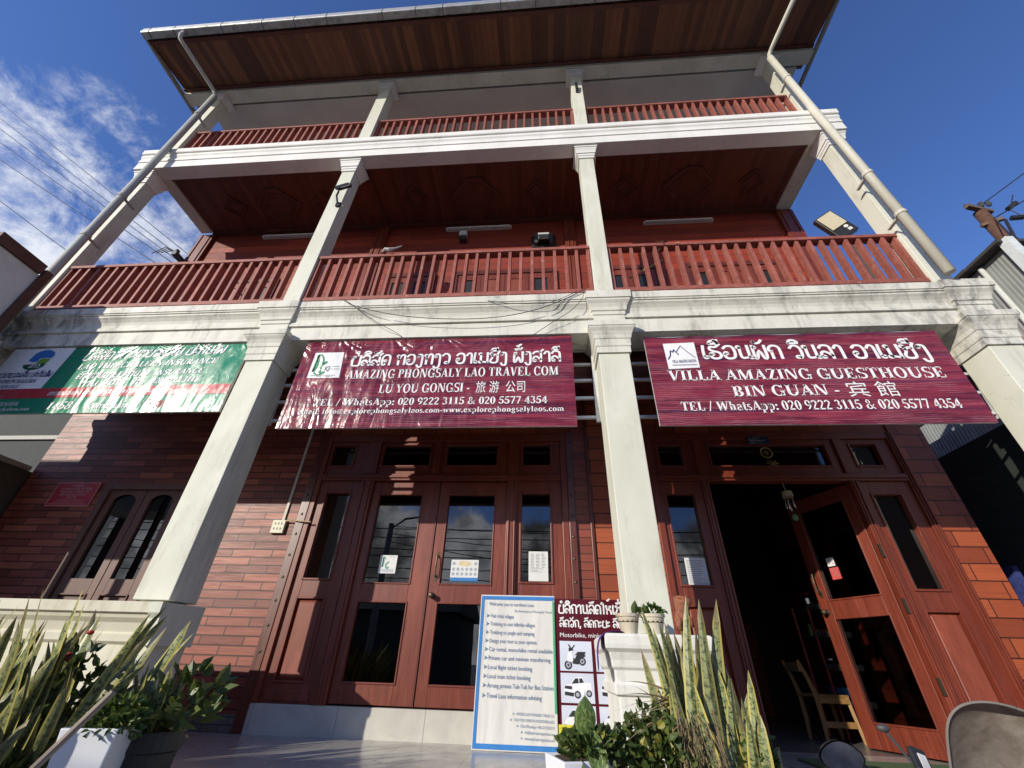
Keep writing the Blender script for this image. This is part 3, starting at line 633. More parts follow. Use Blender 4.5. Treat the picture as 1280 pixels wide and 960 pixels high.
MB().tube([(4.39, 2.42, 10.33), (4.385, 2.5, 10.12), (4.215, 3.20, 9.93), (4.198, 3.26, 9.88), (4.193, 3.283, 9.79)], .038, 10).build('swan_neck', M_PIPEC, dpr, smooth=True)
for z, x in ((8.9, 4.206), (5.95, 4.246), (5.1, 4.258)): MB().lathe(x, 3.283, [(z, .053), (z, .060), (z + .05, .060), (z + .05, .053)], 12).box(x - .02, x + .02, 3.335, 3.50, z + .01, z + .03).build('pipe_joint', M_PIPEC, dpr)
MB().box(-6.5, 4.28, 3.90, 3.95, 3.27, 3.618).build('sky_block_board', M_REDD, GH)  # added board that keeps sky reflections and sun off the transoms
# floors / body
MB().box(-6.55, 4.35, 3.752, 4.95, 3.62, 4.05).build('porch_ceiling', M_CEIL, GH)
MB().box(-6.40, 4.42, 3.625, 6.4, 7.905, 7.93).build('gallery_floor', M_CEILW, GH)
MB().box(-6.55, -6.51, 4.66, 9.0, 0, 3.6).box(4.335, 4.375, 4.74, 9.0, 0, 3.6).box(-6.55, 4.375, 9.0, 9.1, 0, 10.4).box(-6.42, -6.38, 4.9, 9, 4.05, 7.9).box(4.38, 4.42, 4.9, 9, 4.05, 7.9).build('outer_wall', M_PLKU, GH)
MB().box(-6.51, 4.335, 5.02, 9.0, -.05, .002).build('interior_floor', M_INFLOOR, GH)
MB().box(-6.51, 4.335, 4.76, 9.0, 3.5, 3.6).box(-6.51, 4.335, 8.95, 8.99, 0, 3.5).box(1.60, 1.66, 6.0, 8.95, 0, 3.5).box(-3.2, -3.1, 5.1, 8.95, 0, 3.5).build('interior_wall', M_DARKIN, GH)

# ground floor wall
W = 4.95
CAM_SCALE = .9394
def wall(x0, x1, z0, z1, mat, d=0.): return MB().box(x0, x1, W + d, W + .09, z0, z1).build('ground_wall', mat, GH)
wall(-6.98, -5.74, .10, 3.62, M_PLK); wall(-5.74, -4.56, 2.42, 3.62, M_PLK); wall(-5.74, -4.56, .10, .72, M_PLK)
wall(-4.56, -3.0, .10, 3.62, M_PLK); wall(.362, .525, 0, 3.62, M_PLKS); wall(.565, 1.29, 0, 3.62, M_PLKW); wall(4.275, 4.665, 0, 3.62, M_PLKW)
MB().box(-3.0, .362, W + .02, W + .09, 3.10, 3.62).box(1.29, 4.275, W + .02, W + .09, 3.10, 3.62).build('ground_wall', M_PLKW, GH)
MB().box(-4.6, -3.0, W - .012, W + .08, 0, .10).build('stone_skirting', M_STONE, GH)
for a, b, d, t in ((.527, .563, .022, 3.62), (-3.0, -2.895, .035, 3.12), (.285, .36, .035, 3.12)): MB().box(a, b, W - d, W + .06, 0, t).build('wall_trim', M_REDD, GH, bevel=.004)
stud = MB()
for xx in (-2.948, .322):
    z = .15
    while z < 3.1:
        stud.ball((xx, W - .036, z), .016, 5, (1, .5, 1)); z += .235
stud.build('trim_stud', M_BRONZE, GH)
rs = MB().box(-2.893, .283, W - .02, W + .12, 0, .198).build('step_riser', M_RISER, GH)

GY = W + .045                     # plane of the glass
def pane(parent, x0, x1, z0, z1, y=GY, fn=None):
    m = MB().add([(x0, y, z0), (x1, y, z0), (x1, y, z1), (x0, y, z1)], [(0, 1, 2, 3)])
    if fn: m.apply(fn)
    return m.build('glass_pane', M_GLASS, parent)
def bead(m, x0, x1, z0, z1, y, w=.022, p=.014):   # moulding round an opening
    m.box(x0 - w, x0, y - p, y + .01, z0 - w, z1 + w).box(x1, x1 + w, y - p, y + .01, z0 - w, z1 + w)
    m.box(x0, x1, y - p, y + .01, z0 - w, z0).box(x0, x1, y - p, y + .01, z1, z1 + w)
def framed(m, x0, x1, z0, z1, holes, y0, y1):
    """solid board x0..x1,z0..z1 with rectangular holes stacked in z (same x span)"""
    hx0, hx1 = holes[0][0], holes[0][1]
    m.box(x0, hx0, y0, y1, z0, z1); m.box(hx1, x1, y0, y1, z0, z1)
    zz = z0
    for a, b, c, d in sorted(holes, key=lambda h: h[2]):
        m.box(hx0, hx1, y0, y1, zz, c); zz = d
    m.box(hx0, hx1, y0, y1, zz, z1)
def raised(m, x0, x1, z0, z1, y):
    a = .035
    m.add([(x0, y + .03, z0), (x1, y + .03, z0), (x1, y + .03, z1), (x0, y + .03, z1), (x0 + a, y + .008, z0 + a), (x1 - a, y + .008, z0 + a), (x1 - a, y + .008, z1 - a), (x0 + a, y + .008, z1 - a)],
          [(0, 1, 5, 4), (1, 2, 6, 5), (2, 3, 7, 6), (3, 0, 4, 7), (4, 5, 6, 7)])
def pull(parent, x, z0, z1, y, fn=None):
    m = MB().tube([(x, y, z1), (x, y - .045, z1 - .01), (x, y - .05, (z0 + z1) / 2), (x, y - .045, z0 + .01), (x, y, z0)], .009, 8).box(x - .016, x + .016, y - .004, y + .004, z1 - .03, z1 + .04).box(x - .016, x + .016, y - .004, y + .004, z0 - .04, z0 + .03)
    if fn: m.apply(fn)
    m.build('handle', M_BRONZE, parent, smooth=False)
def knob(parent, x, z, y, fn=None):
    m = MB().tube([(x, y, z), (x, y - .01, z), (x, y - .012, z), (x, y - .04, z), (x, y - .045, z), (x, y - .07, z), (x, y - .078, z)], [.03, .03, .014, .014, .028, .028, .018], 14)
    if fn: m.apply(fn)
    m.build('knob', M_BRONZE, parent, smooth=True)
# --- door set of the middle bay
FZ = .20
df = MB()
df.box(-2.893, -2.83, W - .03, W + .09, FZ, 3.09).box(.205, .283, W - .03, W + .09, FZ, 3.09).box(-2.83, .205, W - .03, W + .09, 3.0, 3.09)
df.box(-2.83, .205, W - .03, W + .09, 2.46, 2.55)
df.box(-2.30, -2.14, W - .03, W + .09, FZ, 2.46).box(-.45, -.325, W - .03, W + .09, FZ, 2.46)
df.box(-2.30, -2.14, W - .03, W + .09, 2.55, 3.0).box(-.45, -.325, W - .03, W + .09, 2.55, 3.0).box(-1.42, -1.32, W - .03, W + .09, 2.55, 3.0)
for a, b in ((-2.27, -2.25), (-2.19, -2.17), (-.43, -.415), (-.36, -.345)): df.box(a, b, W - .048, W - .03, FZ, 2.455)
df.box(-2.83, .205, W - .05, W - .03, 2.49, 2.52)
DF = df.build('door_frame', M_RED, GH, bevel=.006)
tf = MB()
for a, b, c, d in ((-2.83, -2.30, -2.79, -2.49), (-2.14, -1.42, -2.10, -1.47), (-1.32, -.45, -1.25, -.60), (-.325, .205, -.26, .08)):
    framed(tf, a, b, 2.55, 3.0, [(c, d, 2.67, 2.95)], W, W + .07); bead(tf, c, d, 2.67, 2.95, W)
TF = tf.build('transom_sash', M_RED, GH, bevel=.004)
for c, d in ((-2.79, -2.49), (-2.10, -1.47), (-1.25, -.60), (-.26, .08)): pane(TF, c, d, 2.67, 2.95)
def side_panel(x0, x1, g0, g1, zb=FZ, low=True, bot=.385):
    m = MB(); framed(m, x0, x1, zb, 2.46, [(g0, g1, bot, 1.115), (g0, g1, 1.325, 2.30)], W, W + .07)
    bead(m, g0, g1, 1.325, 2.30, W); bead(m, g0, g1, bot, 1.115, W, .02)
    m.box(x0 + .03, x1 - .03, W - .012, W + .005, zb + .02, zb + .11)
    o = m.build('side_panel', M_RED, GH, bevel=.004)
    pane(o, g0, g1, 1.325, 2.30)
    q = MB(); raised(q, g0, g1, bot, 1.115, W); q.box(g0, g1, W + .031, W + .06, bot, 1.115); q.build('wood_panel', M_PANEL, o)
    return o
side_panel(-2.83, -2.30, -2.72, -2.42); side_panel(-.325, .205, -.27, .065)
def leaf(x0, x1, g0, g1, zb, zt, fn=None, hx=None, knobx=None):
    m = MB(); y = W + .012
    framed(m, x0, x1, zb, zt, [(g0, g1, zb + .18, 1.095), (g0, g1, 1.295, 2.285)], y, y + .05)
    bead(m, g0, g1, zb + .18, 1.095, y, .016, .01); bead(m, g0, g1, 1.295, 2.285, y, .016, .01)
    if fn: m.apply(fn)
    o = m.build('door_leaf', M_RED, GH, bevel=.004)
    pane(o, g0, g1, zb + .18, 1.095, y + .03, fn); pane(o, g0, g1, 1.295, 2.285, y + .03, fn)
    if hx is not None: pull(o, hx, 1.36, 1.58, y, fn); knob(o, knobx if knobx is not None else hx, 1.17, y, fn)
    return o
leaf(-2.138, -1.30, -2.04, -1.505, FZ + .012, 2.45)
leaf(-1.285, -.452, -1.16, -.605, FZ + .012, 2.45, None, -1.215, -1.225)
MB().box(-1.299, -1.2865, W + .0, W + .06, FZ + .012, 2.45).build('meeting_strip', M_REDD, GH)
# --- door set of the right bay (open doorway)
df = MB()
df.box(1.29, 1.36, W - .03, W + .09, 0, 3.09).box(4.195, 4.275, W - .03, W + .09, 0, 3.09).box(1.36, 4.195, W - .03, W + .09, 3.0, 3.09)
df.box(1.36, 4.195, W - .03, W + .09, 2.46, 2.55).box(1.865, 1.95, W - .03, W + .09, 0, 2.46).box(3.55, 3.65, W - .03, W + .09, 0, 2.46)
df.box(1.865, 1.95, W - .03, W + .09, 2.55, 3.0).box(3.55, 3.65, W - .03, W + .09, 2.55, 3.0)
for a, b in ((1.885, 1.90), (1.925, 1.94), (3.565, 3.58), (3.60, 3.615), (4.215, 4.225), (4.245, 4.255)): df.box(a, b, W - .046, W - .03, 0, 2.455 if b < 4 else 3.08)
df.box(1.36, 4.195, W - .05, W - .03, 2.49, 2.52)
DF3 = df.build('door_frame', M_RED, GH, bevel=.006)
tf = MB()
for a, b, c, d in ((1.36, 1.865, 1.44, 1.72), (1.95, 3.55, 2.06, 3.44), (3.65, 4.195, 3.74, 4.03)):
    framed(tf, a, b, 2.55, 3.0, [(c, d, 2.66, 2.93)], W, W + .07); bead(tf, c, d, 2.66, 2.93, W)
TF = tf.build('transom_sash', M_RED, GH, bevel=.004)
for c, d in ((1.44, 1.72), (2.06, 3.44), (3.74, 4.03)): pane(TF, c, d, 2.66, 2.93)
side_panel(1.36, 1.865, 1.44, 1.76, 0, True, .22); side_panel(3.65, 4.195, 3.745, 4.045, 0, True, .22)
def hinge_r(a):
    ca, sa = math.cos(a), math.sin(a); hx, hy = 3.545, W + .03
    def fn(v):
        dx, dy = v.x - hx, v.y - hy
        return Vector((hx + dx * ca - dy * sa, hy + dx * sa + dy * ca, v.z))
    return fn
fr_ = hinge_r(-R(67))
lf = leaf(2.70, 3.54, 2.84, 3.42, .015, 2.44, fr_, 2.77, 2.77)
for z in (.45, 1.10, 1.62): MB().box(3.535, 3.562, W - .046, W - .03, z, z + .13).build('hinge', M_BRONZE, DF3)
def hl(v):
    a = R(88); hx, hy = 1.955, W + .03; dx, dy = v.x - hx, v.y - hy
    return Vector((hx + dx * math.cos(a) - dy * math.sin(a), hy + dx * math.sin(a) + dy * math.cos(a), v.z))
leaf(1.96, 2.78, 2.08, 2.66, .015, 2.44, hl)
# --- window of the left bay
wm = MB()
wm.box(-5.74, -5.66, W - .03, W + .09, .72, 2.42).box(-4.64, -4.56, W - .03, W + .09, .72, 2.42).box(-5.66, -4.64, W - .03, W + .09, 2.335, 2.42).box(-5.80, -4.50, W - .05, W + .09, .64, .72)
WM = wm.build('window_frame', M_WIN, GH, bevel=.004)
for x0, x1, g0, g1 in ((-5.655, -5.155, -5.565, -5.245), (-5.145, -4.645, -5.05, -4.73)):
    m = MB(); framed(m, x0, x1, .725, 2.33, [(g0, g1, .80, 1.10), (g0, g1, 1.275, 2.30)], W, W + .05); bead(m, g0, g1, .80, 1.10, W, .016)
    # arched head
    n = 10; ar = [(g0 + (g1 - g0) * i / n, 2.20 + .075 * math.sin(math.pi * i / n) ** .6) for i in range(n + 1)]
    for i in range(n): m.add([(ar[i][0], W + .002, ar[i][1]), (ar[i + 1][0], W + .002, ar[i + 1][1]), (ar[i + 1][0], W + .002, 2.30), (ar[i][0], W + .002, 2.30)], [(0, 1, 2, 3)])
    s = m.build('casement', M_WIN, GH, bevel=.003)
    pane(s, g0, g1, 1.275, 2.30, W + .03)
    q = MB().box(g0, g1, W + .02, W + .05, .80, 1.10)
    for k in range(7):
        a = 2 * math.pi * k / 7; q.ball(((g0 + g1) / 2 + .07 * math.cos(a), W + .018, .95 + .07 * math.sin(a)), .035, 5, (1, .35, 1))
    q.ball(((g0 + g1) / 2, W + .016, .95), .03, 5, (1, .5, 1)); q.build('carved_panel', M_WIN, s)
CAM_SCALE = 1.0
# --- parapet of the left bay and its end, pier before the third column
pp = [(3.40, 0), (3.40, .62), (3.375, .64), (3.37, .685), (3.385, .70), (3.365, .76), (3.335, .79), (3.325, .82), (3.30, .825), (3.298, .895), (3.75, .90), (3.75, 0)]
recalc(MB().ext_x(pp, -6.9, -2.93).build('parapet', M_PARA, GH))
recalc(MB().ext_x([(3.32, .62), (3.33, .67), (3.33, .70), (3.325, .79), (3.30, .825), (3.296, .896), (3.76, .901), (3.76, .62)], -2.93, -2.84).build('parapet_end', M_COL, GH))
recalc(MB().ext_x([(3.40, 0), (3.40, .63), (3.76, .63), (3.76, 0)], -2.93, -2.885).build('parapet_end', M_COL, GH))
pr = [(-.8, (.265, .29)), (.44, (.265, .29)), (.445, (.285, .31)), (.50, (.287, .312)), (.505, (.275, .30)), (.57, (.277, .302)), (.58, (.29, .315)), (.62, (.295, .32)), (.66, (.305, .335)), (.68, (.325, .355)), (.70, (.328, .358)), (.745, (.328, .358)), (.76, (.318, .348))]
MB().loft(.69, 3.43, pr).build('pier', paint('weathered_white_pier', (.76, .75, .70), (.22, .20, .17), .50, .74), GH, bevel=.008)
# --- upper floor wall
UW = 4.78
MB().box(-6.40, 4.42, UW, UW + .1, 4.06, 7.45).build('balcony_wall', M_PLKU, GH)
for a, b in ((-6.62, -6.34), (-3.07, -2.84), (.44, .62), (4.17, 4.44)):
    pm = MB(); pm.box(a, b, UW - .06, UW - .001, 4.06, 7.384); pm.box(a + .05, a + .065, UW - .075, UW - .06, 4.06, 7.384); pm.box(b - .065, b - .05, UW - .075, UW - .06, 4.06, 7.384)
    pm.build('pilaster', M_RED, GH, bevel=.004)
for x0, x1 in ((-5.85, -4.55), (-2.66, -1.78), (-1.45, .26), (1.05, 1.92), (2.33, 3.80)):
    n = 2 if x1 - x0 < 1.0 else 4; f = MB()
    f.box(x0, x0 + .06, UW - .05, UW - .002, 4.06, 6.08).box(x1 - .06, x1, UW - .05, UW - .002, 4.06, 6.08).box(x0 + .06, x1 - .06, UW - .05, UW - .002, 6.0, 6.08)
    fo = f.build('balcony_door_frame', M_REDD, GH, bevel=.004)
    wd = (x1 - x0 - .12) / n
    for i in range(n):
        a = x0 + .06 + i * wd; q = MB(); framed(q, a + .003, a + wd - .003, 4.07, 5.995, [(a + .09, a + wd - .09, 4.25, 4.95), (a + .09, a + wd - .09, 5.1, 5.88)], UW - .03, UW - .004)
        q.build('balcony_door_leaf', M_RED, fo)
        if i in (0, n - 1): MB().box(a + .09, a + wd - .09, UW - .012, UW - .008, 5.1, 5.88).box(a + .09, a + wd - .09, UW - .012, UW - .008, 4.25, 4.95).build('door_pane', M_BLACK, fo)
        else: MB().box(a + .09, a + wd - .09, UW - .018, UW - .008, 5.1, 5.88).box(a + .09, a + wd - .09, UW - .018, UW - .008, 4.25, 4.95).build('door_panel', M_PANEL, fo)
# --- railings
def railing(x0, x1, y0, zb, foot_, low, top, n):
    m = MB().box(x0, x1, y0 - .012, y0 + .098, top - .05, top); ro = m.build('railing', M_RAIL, GH, bevel=.006)
    MB().box(x0, x1, y0 - .004, y0 + .084, low, low + .06).build('bottom_rail', M_RAIL, ro, bevel=.004)
    mesh = None; step = (x1 - x0 - .04) / (n - 1)
    for i in range(n):
        xx = x0 + .02 + step * i
        if mesh is None:
            b = MB().box(xx - .019, xx + .019, y0 + .002, y0 + .078, low + .06, top - .05).box(xx - .019, xx + .019, y0 + .002, y0 + .078, foot_, low).build('baluster', M_RAIL, ro, bevel=.003); mesh = b
            bx = xx
        else:
            b = mesh.copy(); COL.objects.link(b); b.location = (xx - bx + random.uniform(-.005, .005), random.uniform(-.004, .004), 0)
    return ro
for a, b in zip(CX[:-1], CX[1:]):
    railing(a + .112, b - .112, 3.53, 4.06, 4.075, 4.24, 5.075, 26 if b - a > 3.75 else 25)
    railing(a + .112, b - .112, 3.56, 7.91, 7.93, 8.04, 8.965, 26 if b - a > 3.75 else 25)

# ================================================================ BANNERS
BY = 3.43
CAM_SCALE = 1.016
def banner_sheet(x0, x1, z0, z1, mat, par, sag=.012, tw=0., folds=True):
    nx, nz = 60, 20; P = []
    for j in range(nz + 1):
        for i in range(nx + 1):
            u, v = i / nx, j / nz
            x = x0 + (x1 - x0) * u; z = z0 + (z1 - z0) * v + tw * (u - .5)
            z -= sag * abs(math.sin(u * math.pi * 5)) * v if v == 1 else 0
            P.append((x, BY, z))
    F = [(j * (nx + 1) + i, j * (nx + 1) + i + 1, (j + 1) * (nx + 1) + i + 1, (j + 1) * (nx + 1) + i) for j in range(nz) for i in range(nx)]
    return MB().add(P, F).build('sheet', mat, par)
def banner_back(par, x0, x1, z0, z1, gx0, gx1, ext0, ext1):
    fm = MB().box(x0, x1, BY + .004, BY + .03, z1 - .028, z1 - .004).box(x0, x1, BY + .004, BY + .03, z0 + .004, z0 + .028).box(x0 + .002, x0 + .026, BY + .004, BY + .03, z0 + .03, z1 - .03).box(x1 - .026, x1 - .002, BY + .004, BY + .03, z0 + .03, z1 - .03)
    fm.build('frame', M_STEEL, par)
    for z in (3.52, 3.32, 3.11, 2.89, 2.66):
        if z < z0 + .2: continue
        MB().box(ext0, ext1, BY + .275, BY + .305, z - .014, z + .014).build('mounting_bar', M_STEEL, par)
    for xx in (gx0, gx1):
        if xx is None: continue
        mb = MB(); mb.obox((xx, BY + .255, 3.08), .045, .03, .95, (R(4), 0, 0)); mb.build('bracket', M_STEEL, par)
def glow(mb, *a): pass
# banner 2 (travel)
B2 = thing('hanging_banner', 'maroon wood-print banner with a green leaf logo, AMAZING PHONGSALY LAO TRAVEL COM in white', 'banner', (-1.14, BY, 2.41), 'printed banners hung between the ground floor columns')
banner_sheet(-2.59, .314, 2.414, 3.502, MB_MAROON, B2); banner_back(B2, -2.59, .314, 2.414, 3.50, -2.90, .555, -2.92, .575)
TY = BY - .004
m = MB()
place_text(m, lao('ບໍລິສັດ ທ່ອງທ່ຽວ ອາເມຊີງ ຜົ້ງສາລີ', .15), -2.02, .20, 3.148, 3.155, .135, TY)
place_text(m, latin('AMAZING PHONGSALY LAO TRAVEL COM'), -2.03, .165, 2.982, 2.985, .112, TY)
place_text(m, latin('LU YOU GONGSI - '), -1.65, -.69, 2.800, 2.803, .108, TY); place_text(m, sans('旅 游  公司'), -.66, -.17, 2.80, 2.80, .105, TY)
place_text(m, latin('TEL / WhatsApp: 020 9222 3115 & 020 5577 4354'), -2.29, .045, 2.660, 2.660, .082, TY)
place_text(m, latin('email: info@explorephongsalylaos.com-www.explorephongsalylaos.com'), -2.42, .20, 2.568, 2.570, .060, TY)
m.build('lettering', MB_WHITE, B2)
lg = fquad(MB(), [(-2.455, 3.00), (-2.105, 3.00), (-2.135, 3.335), (-2.455, 3.335)], TY).build('logo_card', MB_WHITE, B2)
q = MB()
def strokes(mb, pts, w, y, x0, z0, s):
    for f in ribbon(pts, w): 
        vs = [(x0 + a * s, y, z0 + b * s) for a, b in f]; mb.add(vs, [(0, 1, 2, 3)])
for pts, w in (([(.12, .25), (.17, .92), (.34, .78), (.37, .55)], .055), ([(.15, .9), (.19, .5), (.14, .28)], .10), ([(.48, .62), (.36, .5), (.34, .3), (.42, .18), (.5, .22)], .09), ([(.18, .2), (.3, .12), (.42, .14)], .05)): strokes(q, pts, w, TY - .003, -2.455, 3.0, .33)
q.build('logo', MB_GRNINK, lg)
q = MB(); strokes(q, [(.5, .3), (.58, .46), (.64, .4), (.62, .28)], .04, TY - .003, -2.455, 3.0, .33); strokes(q, [(.5, .42), (.6, .25)], .03, TY - .003, -2.455, 3.0, .33)
for zz, a, b in ((.34, .70, .98), (.44, .72, .95), (.10, .1, .9), (.05, .3, .8)): strokes(q, [(a, zz), ((a + b) / 2, zz), (b, zz)], .018, TY - .003, -2.455, 3.0, .33)
q.build('logo_writing', banner_mat('grey_ink', (.25, .32, .30)), lg)
# banner 3 (guesthouse)
B3 = thing('hanging_banner', 'maroon wood-print banner with a mountain logo, VILLA AMAZING GUESTHOUSE in white', 'banner', (2.47, BY, 2.41), 'printed banners hung between the ground floor columns')
banner_sheet(1.058, 3.89, 2.41, 3.45, MB_MAROON, B3); banner_back(B3, 1.058, 3.89, 2.41, 3.45, None, 4.26, .90, 4.28)
m = MB()
place_text(m, lao('ເຮືອນພັກ ວິນລາ ອາເມຊີງ', .15), 1.60, 3.72, 3.150, 3.105, .165, TY)
place_text(m, latin('VILLA AMAZING GUESTHOUSE'), 1.222, 3.73, 2.895, 2.882, .122, TY)
place_text(m, latin('BIN GUAN - '), 1.775, 2.78, 2.705, 2.711, .118, TY); place_text(m, sans('宾 館'), 2.80, 3.235, 2.70, 2.70, .125, TY)
place_text(m, latin('TEL / WhatsApp: 020 9222 3115 & 020 5577 4354'), 1.276, 3.69, 2.557, 2.557, .098, TY)
m.build('lettering', MB_WHITE, B3)
lg = fquad(MB(), [(1.243, 3.032), (1.543, 3.045), (1.55, 3.362), (1.238, 3.352)], TY).build('logo_card', MB_WHITE, B3)
q = MB()
for pts, w in (([(.05, .38), (.14, .52), (.17, .72), (.24, .66), (.28, .76), (.36, .62), (.40, .56)], .035), ([(.36, .68), (.52, .92), (.70, .66), (.9, .42)], .022), ([(.14, .14), (.5, .14), (.9, .14)], .02)): 
    for a, b in zip(pts[:-1], pts[1:]): strokes(q, [a, ((a[0] + b[0]) / 2, (a[1] + b[1]) / 2), b], w, TY - .003, 1.243, 3.035, .31)
q.build('logo', MB_NAVY, lg)
q = place_text(MB(), latin('VILLA AMAZING MAISON'), 1.293, 1.525, 3.105, 3.11, .035, TY - .003); q.build('logo_writing', MB_NAVY, lg)
# banner 1 (insurance)
B1 = thing('hanging_banner', 'green and white banner with a red stripe, LAO THEPCHALERN INSURANCE, left of the leaning column', 'banner', (-4.7, BY, 2.61), 'printed banners hung between the ground floor columns')
banner_sheet(-6.16, -3.262, 2.615, 3.495, MB_GREEN, B1, .004); banner_back(B1, -6.16, -3.262, 2.615, 3.495, None, None, -6.5, -3.24)
w_ = fquad(MB(), [(-6.16, 2.925), (-5.44, 2.905), (-5.385, 3.494), (-6.16, 3.49)], TY + .0015).build('white_field', MB_WHITE, B1)
fquad(MB(), [(-6.16, 2.795), (-3.262, 2.830), (-3.262, 2.950), (-6.16, 2.922)], TY + .001).build('red_stripe', MB_RED, B1)
m = MB()
place_text(m, lao('ບໍລິສັດ ລາວເທບຈະເລີນ ປະກັນໄພ', .14), -5.20, -3.53, 3.300, 3.365, .105, TY, .22)
place_text(m, latin('LAO THEPCHALERN INSURANCE'), -5.18, -3.56, 3.172, 3.225, .078, TY, .2)
place_text(m, lao('ຕົວແທນຂາຍປະກັນໄພ ', .14), -5.11, -4.25, 3.045, 3.075, .072, TY, .2); place_text(m, latin('INSURANCE'), -4.22, -3.66, 3.075, 3.100, .072, TY, .2)
place_text(m, lao('ທ່ານ ສີວິໄຊ  ໂທ: ', .14), -5.02, -4.22, 2.940, 2.965, .068, TY, .2); place_text(m, latin('020 9222 3115'), -4.20, -3.66, 2.968, 2.985, .072, TY, .2)
place_text(m, lao('ລາວເທບຈະເລີນ ປະກັນໄພ ເປັນຄູ່ທຸລະກິດລາວ ກັບມືທ່ານ', .15), -5.30, -3.95, 2.835, 2.862, .042, TY, .15)
place_text(m, latin('1458'), -5.21, -4.93, 2.655, 2.660, .095, TY, .15)
place_text(m, lao('ບໍລິການທ່ານດ້ວຍໃຈ', .14), -4.72, -4.18, 2.665, 2.672, .045, TY, .15)
place_text(m, latin('CALL CENTER'), -5.98, -5.56, 2.705, 2.712, .045, TY, .15); place_text(m, latin('www.laothepchalern.com'), -6.1, -5.38, 2.640, 2.650, .045, TY, .15)
m.build('lettering', MB_WHITE, B1)
q = MB(); place_text(q, lao('ດີທີ່ສຸດ', .2), -4.12, -3.9, 2.672, 2.676, .07, TY); q.build('red_lettering', MB_RED, B1)
q = MB(); place_text(q, lao('ລາວເທບຈະເລີນ ປະກັນໄພ', .13), -6.13, -5.44, 3.075, 3.083, .065, TY - .003, .15)
place_text(q, latin('LAOTHEPCHALERN'), -6.1, -5.56, 3.000, 3.003, .05, TY - .003, .15); place_text(q, latin('INSURANCE'), -6.0, -5.72, 2.935, 2.935, .045, TY - .003, .15); q.build('small_writing', MB_NAVY, w_)
def blob(y, pts, name, mat, par): fquad(MB(), pts, y).build(name, mat, par)
def arcp(cx, cz, rx, rz, a0, a1, n=12): return [(cx + rx * math.cos(R(a0 + (a1 - a0) * i / n)), cz + rz * math.sin(R(a0 + (a1 - a0) * i / n))) for i in range(n + 1)]
blob(TY - .002, [(-5.86, 3.31), (-5.80, 3.29), (-5.74, 3.30), (-5.74, 3.345), (-5.60, 3.35)] + arcp(-5.72, 3.38, .13, .085, 0, 180), 'logo_top', MB_BLUE, w_)
blob(TY - .002, arcp(-5.75, 3.25, .13, .07, 180, 350) + [(-5.62, 3.27), (-5.80, 3.265)], 'logo_base', banner_mat('deep_green_ink', (.01, .09, .05)), w_)
blob(TY - .0025, [(-5.74, 3.265), (-5.62, 3.27), (-5.60, 3.335), (-5.72, 3.335)], 'logo_leaf', MB_LIME, w_)
q = MB(); place_text(q, lao('ລາວ', .15), -5.79, -5.66, 3.205, 3.207, .05, TY - .005); q.build('logo_writing', MB_WHITE, w_)

CAM_SCALE = 1.0
# ================================================================ POSTERS ON THE PORCH
P_WHITE = plain('poster_white', (.66, .65, .62), .45, var=.06, scale=3); P_BLUE = plain('poster_blue', (.035, .19, .50), .4); P_INK = plain('poster_blue_ink', (.09, .17, .30), .5); P_GREEN = plain('poster_green', (.05, .38, .16), .4)
P_MAROON = banner_mat('poster_maroon', (.085, .008, .016)); P_LET = plain('poster_white_ink', (.75, .75, .75), .45); P_PALE = plain('photo_pale', (.60, .64, .74), .35, var=.1, scale=4)
P_DK = plain('photo_black', (.025, .027, .032), .4); P_CAR = plain('photo_white_car', (.74, .76, .80), .35); P_GREY = plain('photo_grey', (.34, .37, .43), .4); P_YEL = plain('sign_yellow', (.62, .58, .04), .45)
def lean(y_b, y_t, z_b, z_t):
    def fn(v): 
        k = (v[2] - z_b) / (z_t - z_b); return (v[0], v[1] - y_b + y_b + (y_t - y_b) * k, v[2])
    return fn
WB = thing('poster_board', 'white poster board with blue border reading Welcome you to northern Laos', 'poster board', (-.27, 4.36, 0))
ln = lean(4.36, 4.42, 0, 1.13)
def lb(mb): return mb.apply(lambda v: ln(v))
lb(MB().box(-.615, .078, 4.36, 4.372, .003, 1.125)).build('board', banner_mat('poster_sheet', (.64, .63, .60)), WB)
lb(MB().box(-.608, -.583, 4.356, 4.3595, .012, 1.115).box(-.583, .074, 4.356, 4.3595, 1.085, 1.115).box(-.583, .074, 4.356, 4.3595, .012, .045)).build('border', P_BLUE, WB)
lb(MB().box(.058, .074, 4.356, 4.3595, .25, 1.08)).build('green_edge', P_GREEN, WB)
m = MB()
def wt(s, x0, x1, z, h): place_text(m, sans(s), x0, x1, z, z - .006, h, 4.3555, 0, ln)
wt('Welcome you to northern Laos', -.535, -.115, 1.035, .030); wt('By Amazing Lao Phongsaly Travel', -.29, .05, .985, .018)
for s, x1, z in (('Visit tribal villages', -.30, .935), ('Trekking to visit hilltribe villages', -.105, .870), ('Trekking to jungle and camping', -.11, .803), ('Design your tour as your options', -.09, .737), ('Car rental, motorbike rental available', .05, .672), ('Private car and minivan transferring', .03, .607), ('Local flight ticket booking', -.13, .540), ('Local train ticket booking', -.145, .475), ('Arrang private Tuk-Tuk for Bus Station', .05, .410), ('Travel Laos information advising', -.05, .340)):
    wt(s, -.515, x1, z, .032)
    m.add([ln(p) for p in [(-.555, 4.3555, z), (-.522, 4.3555, z + .016), (-.555, 4.3555, z + .032), (-.545, 4.3555, z + .016)]], [(0, 1, 2, 3)])
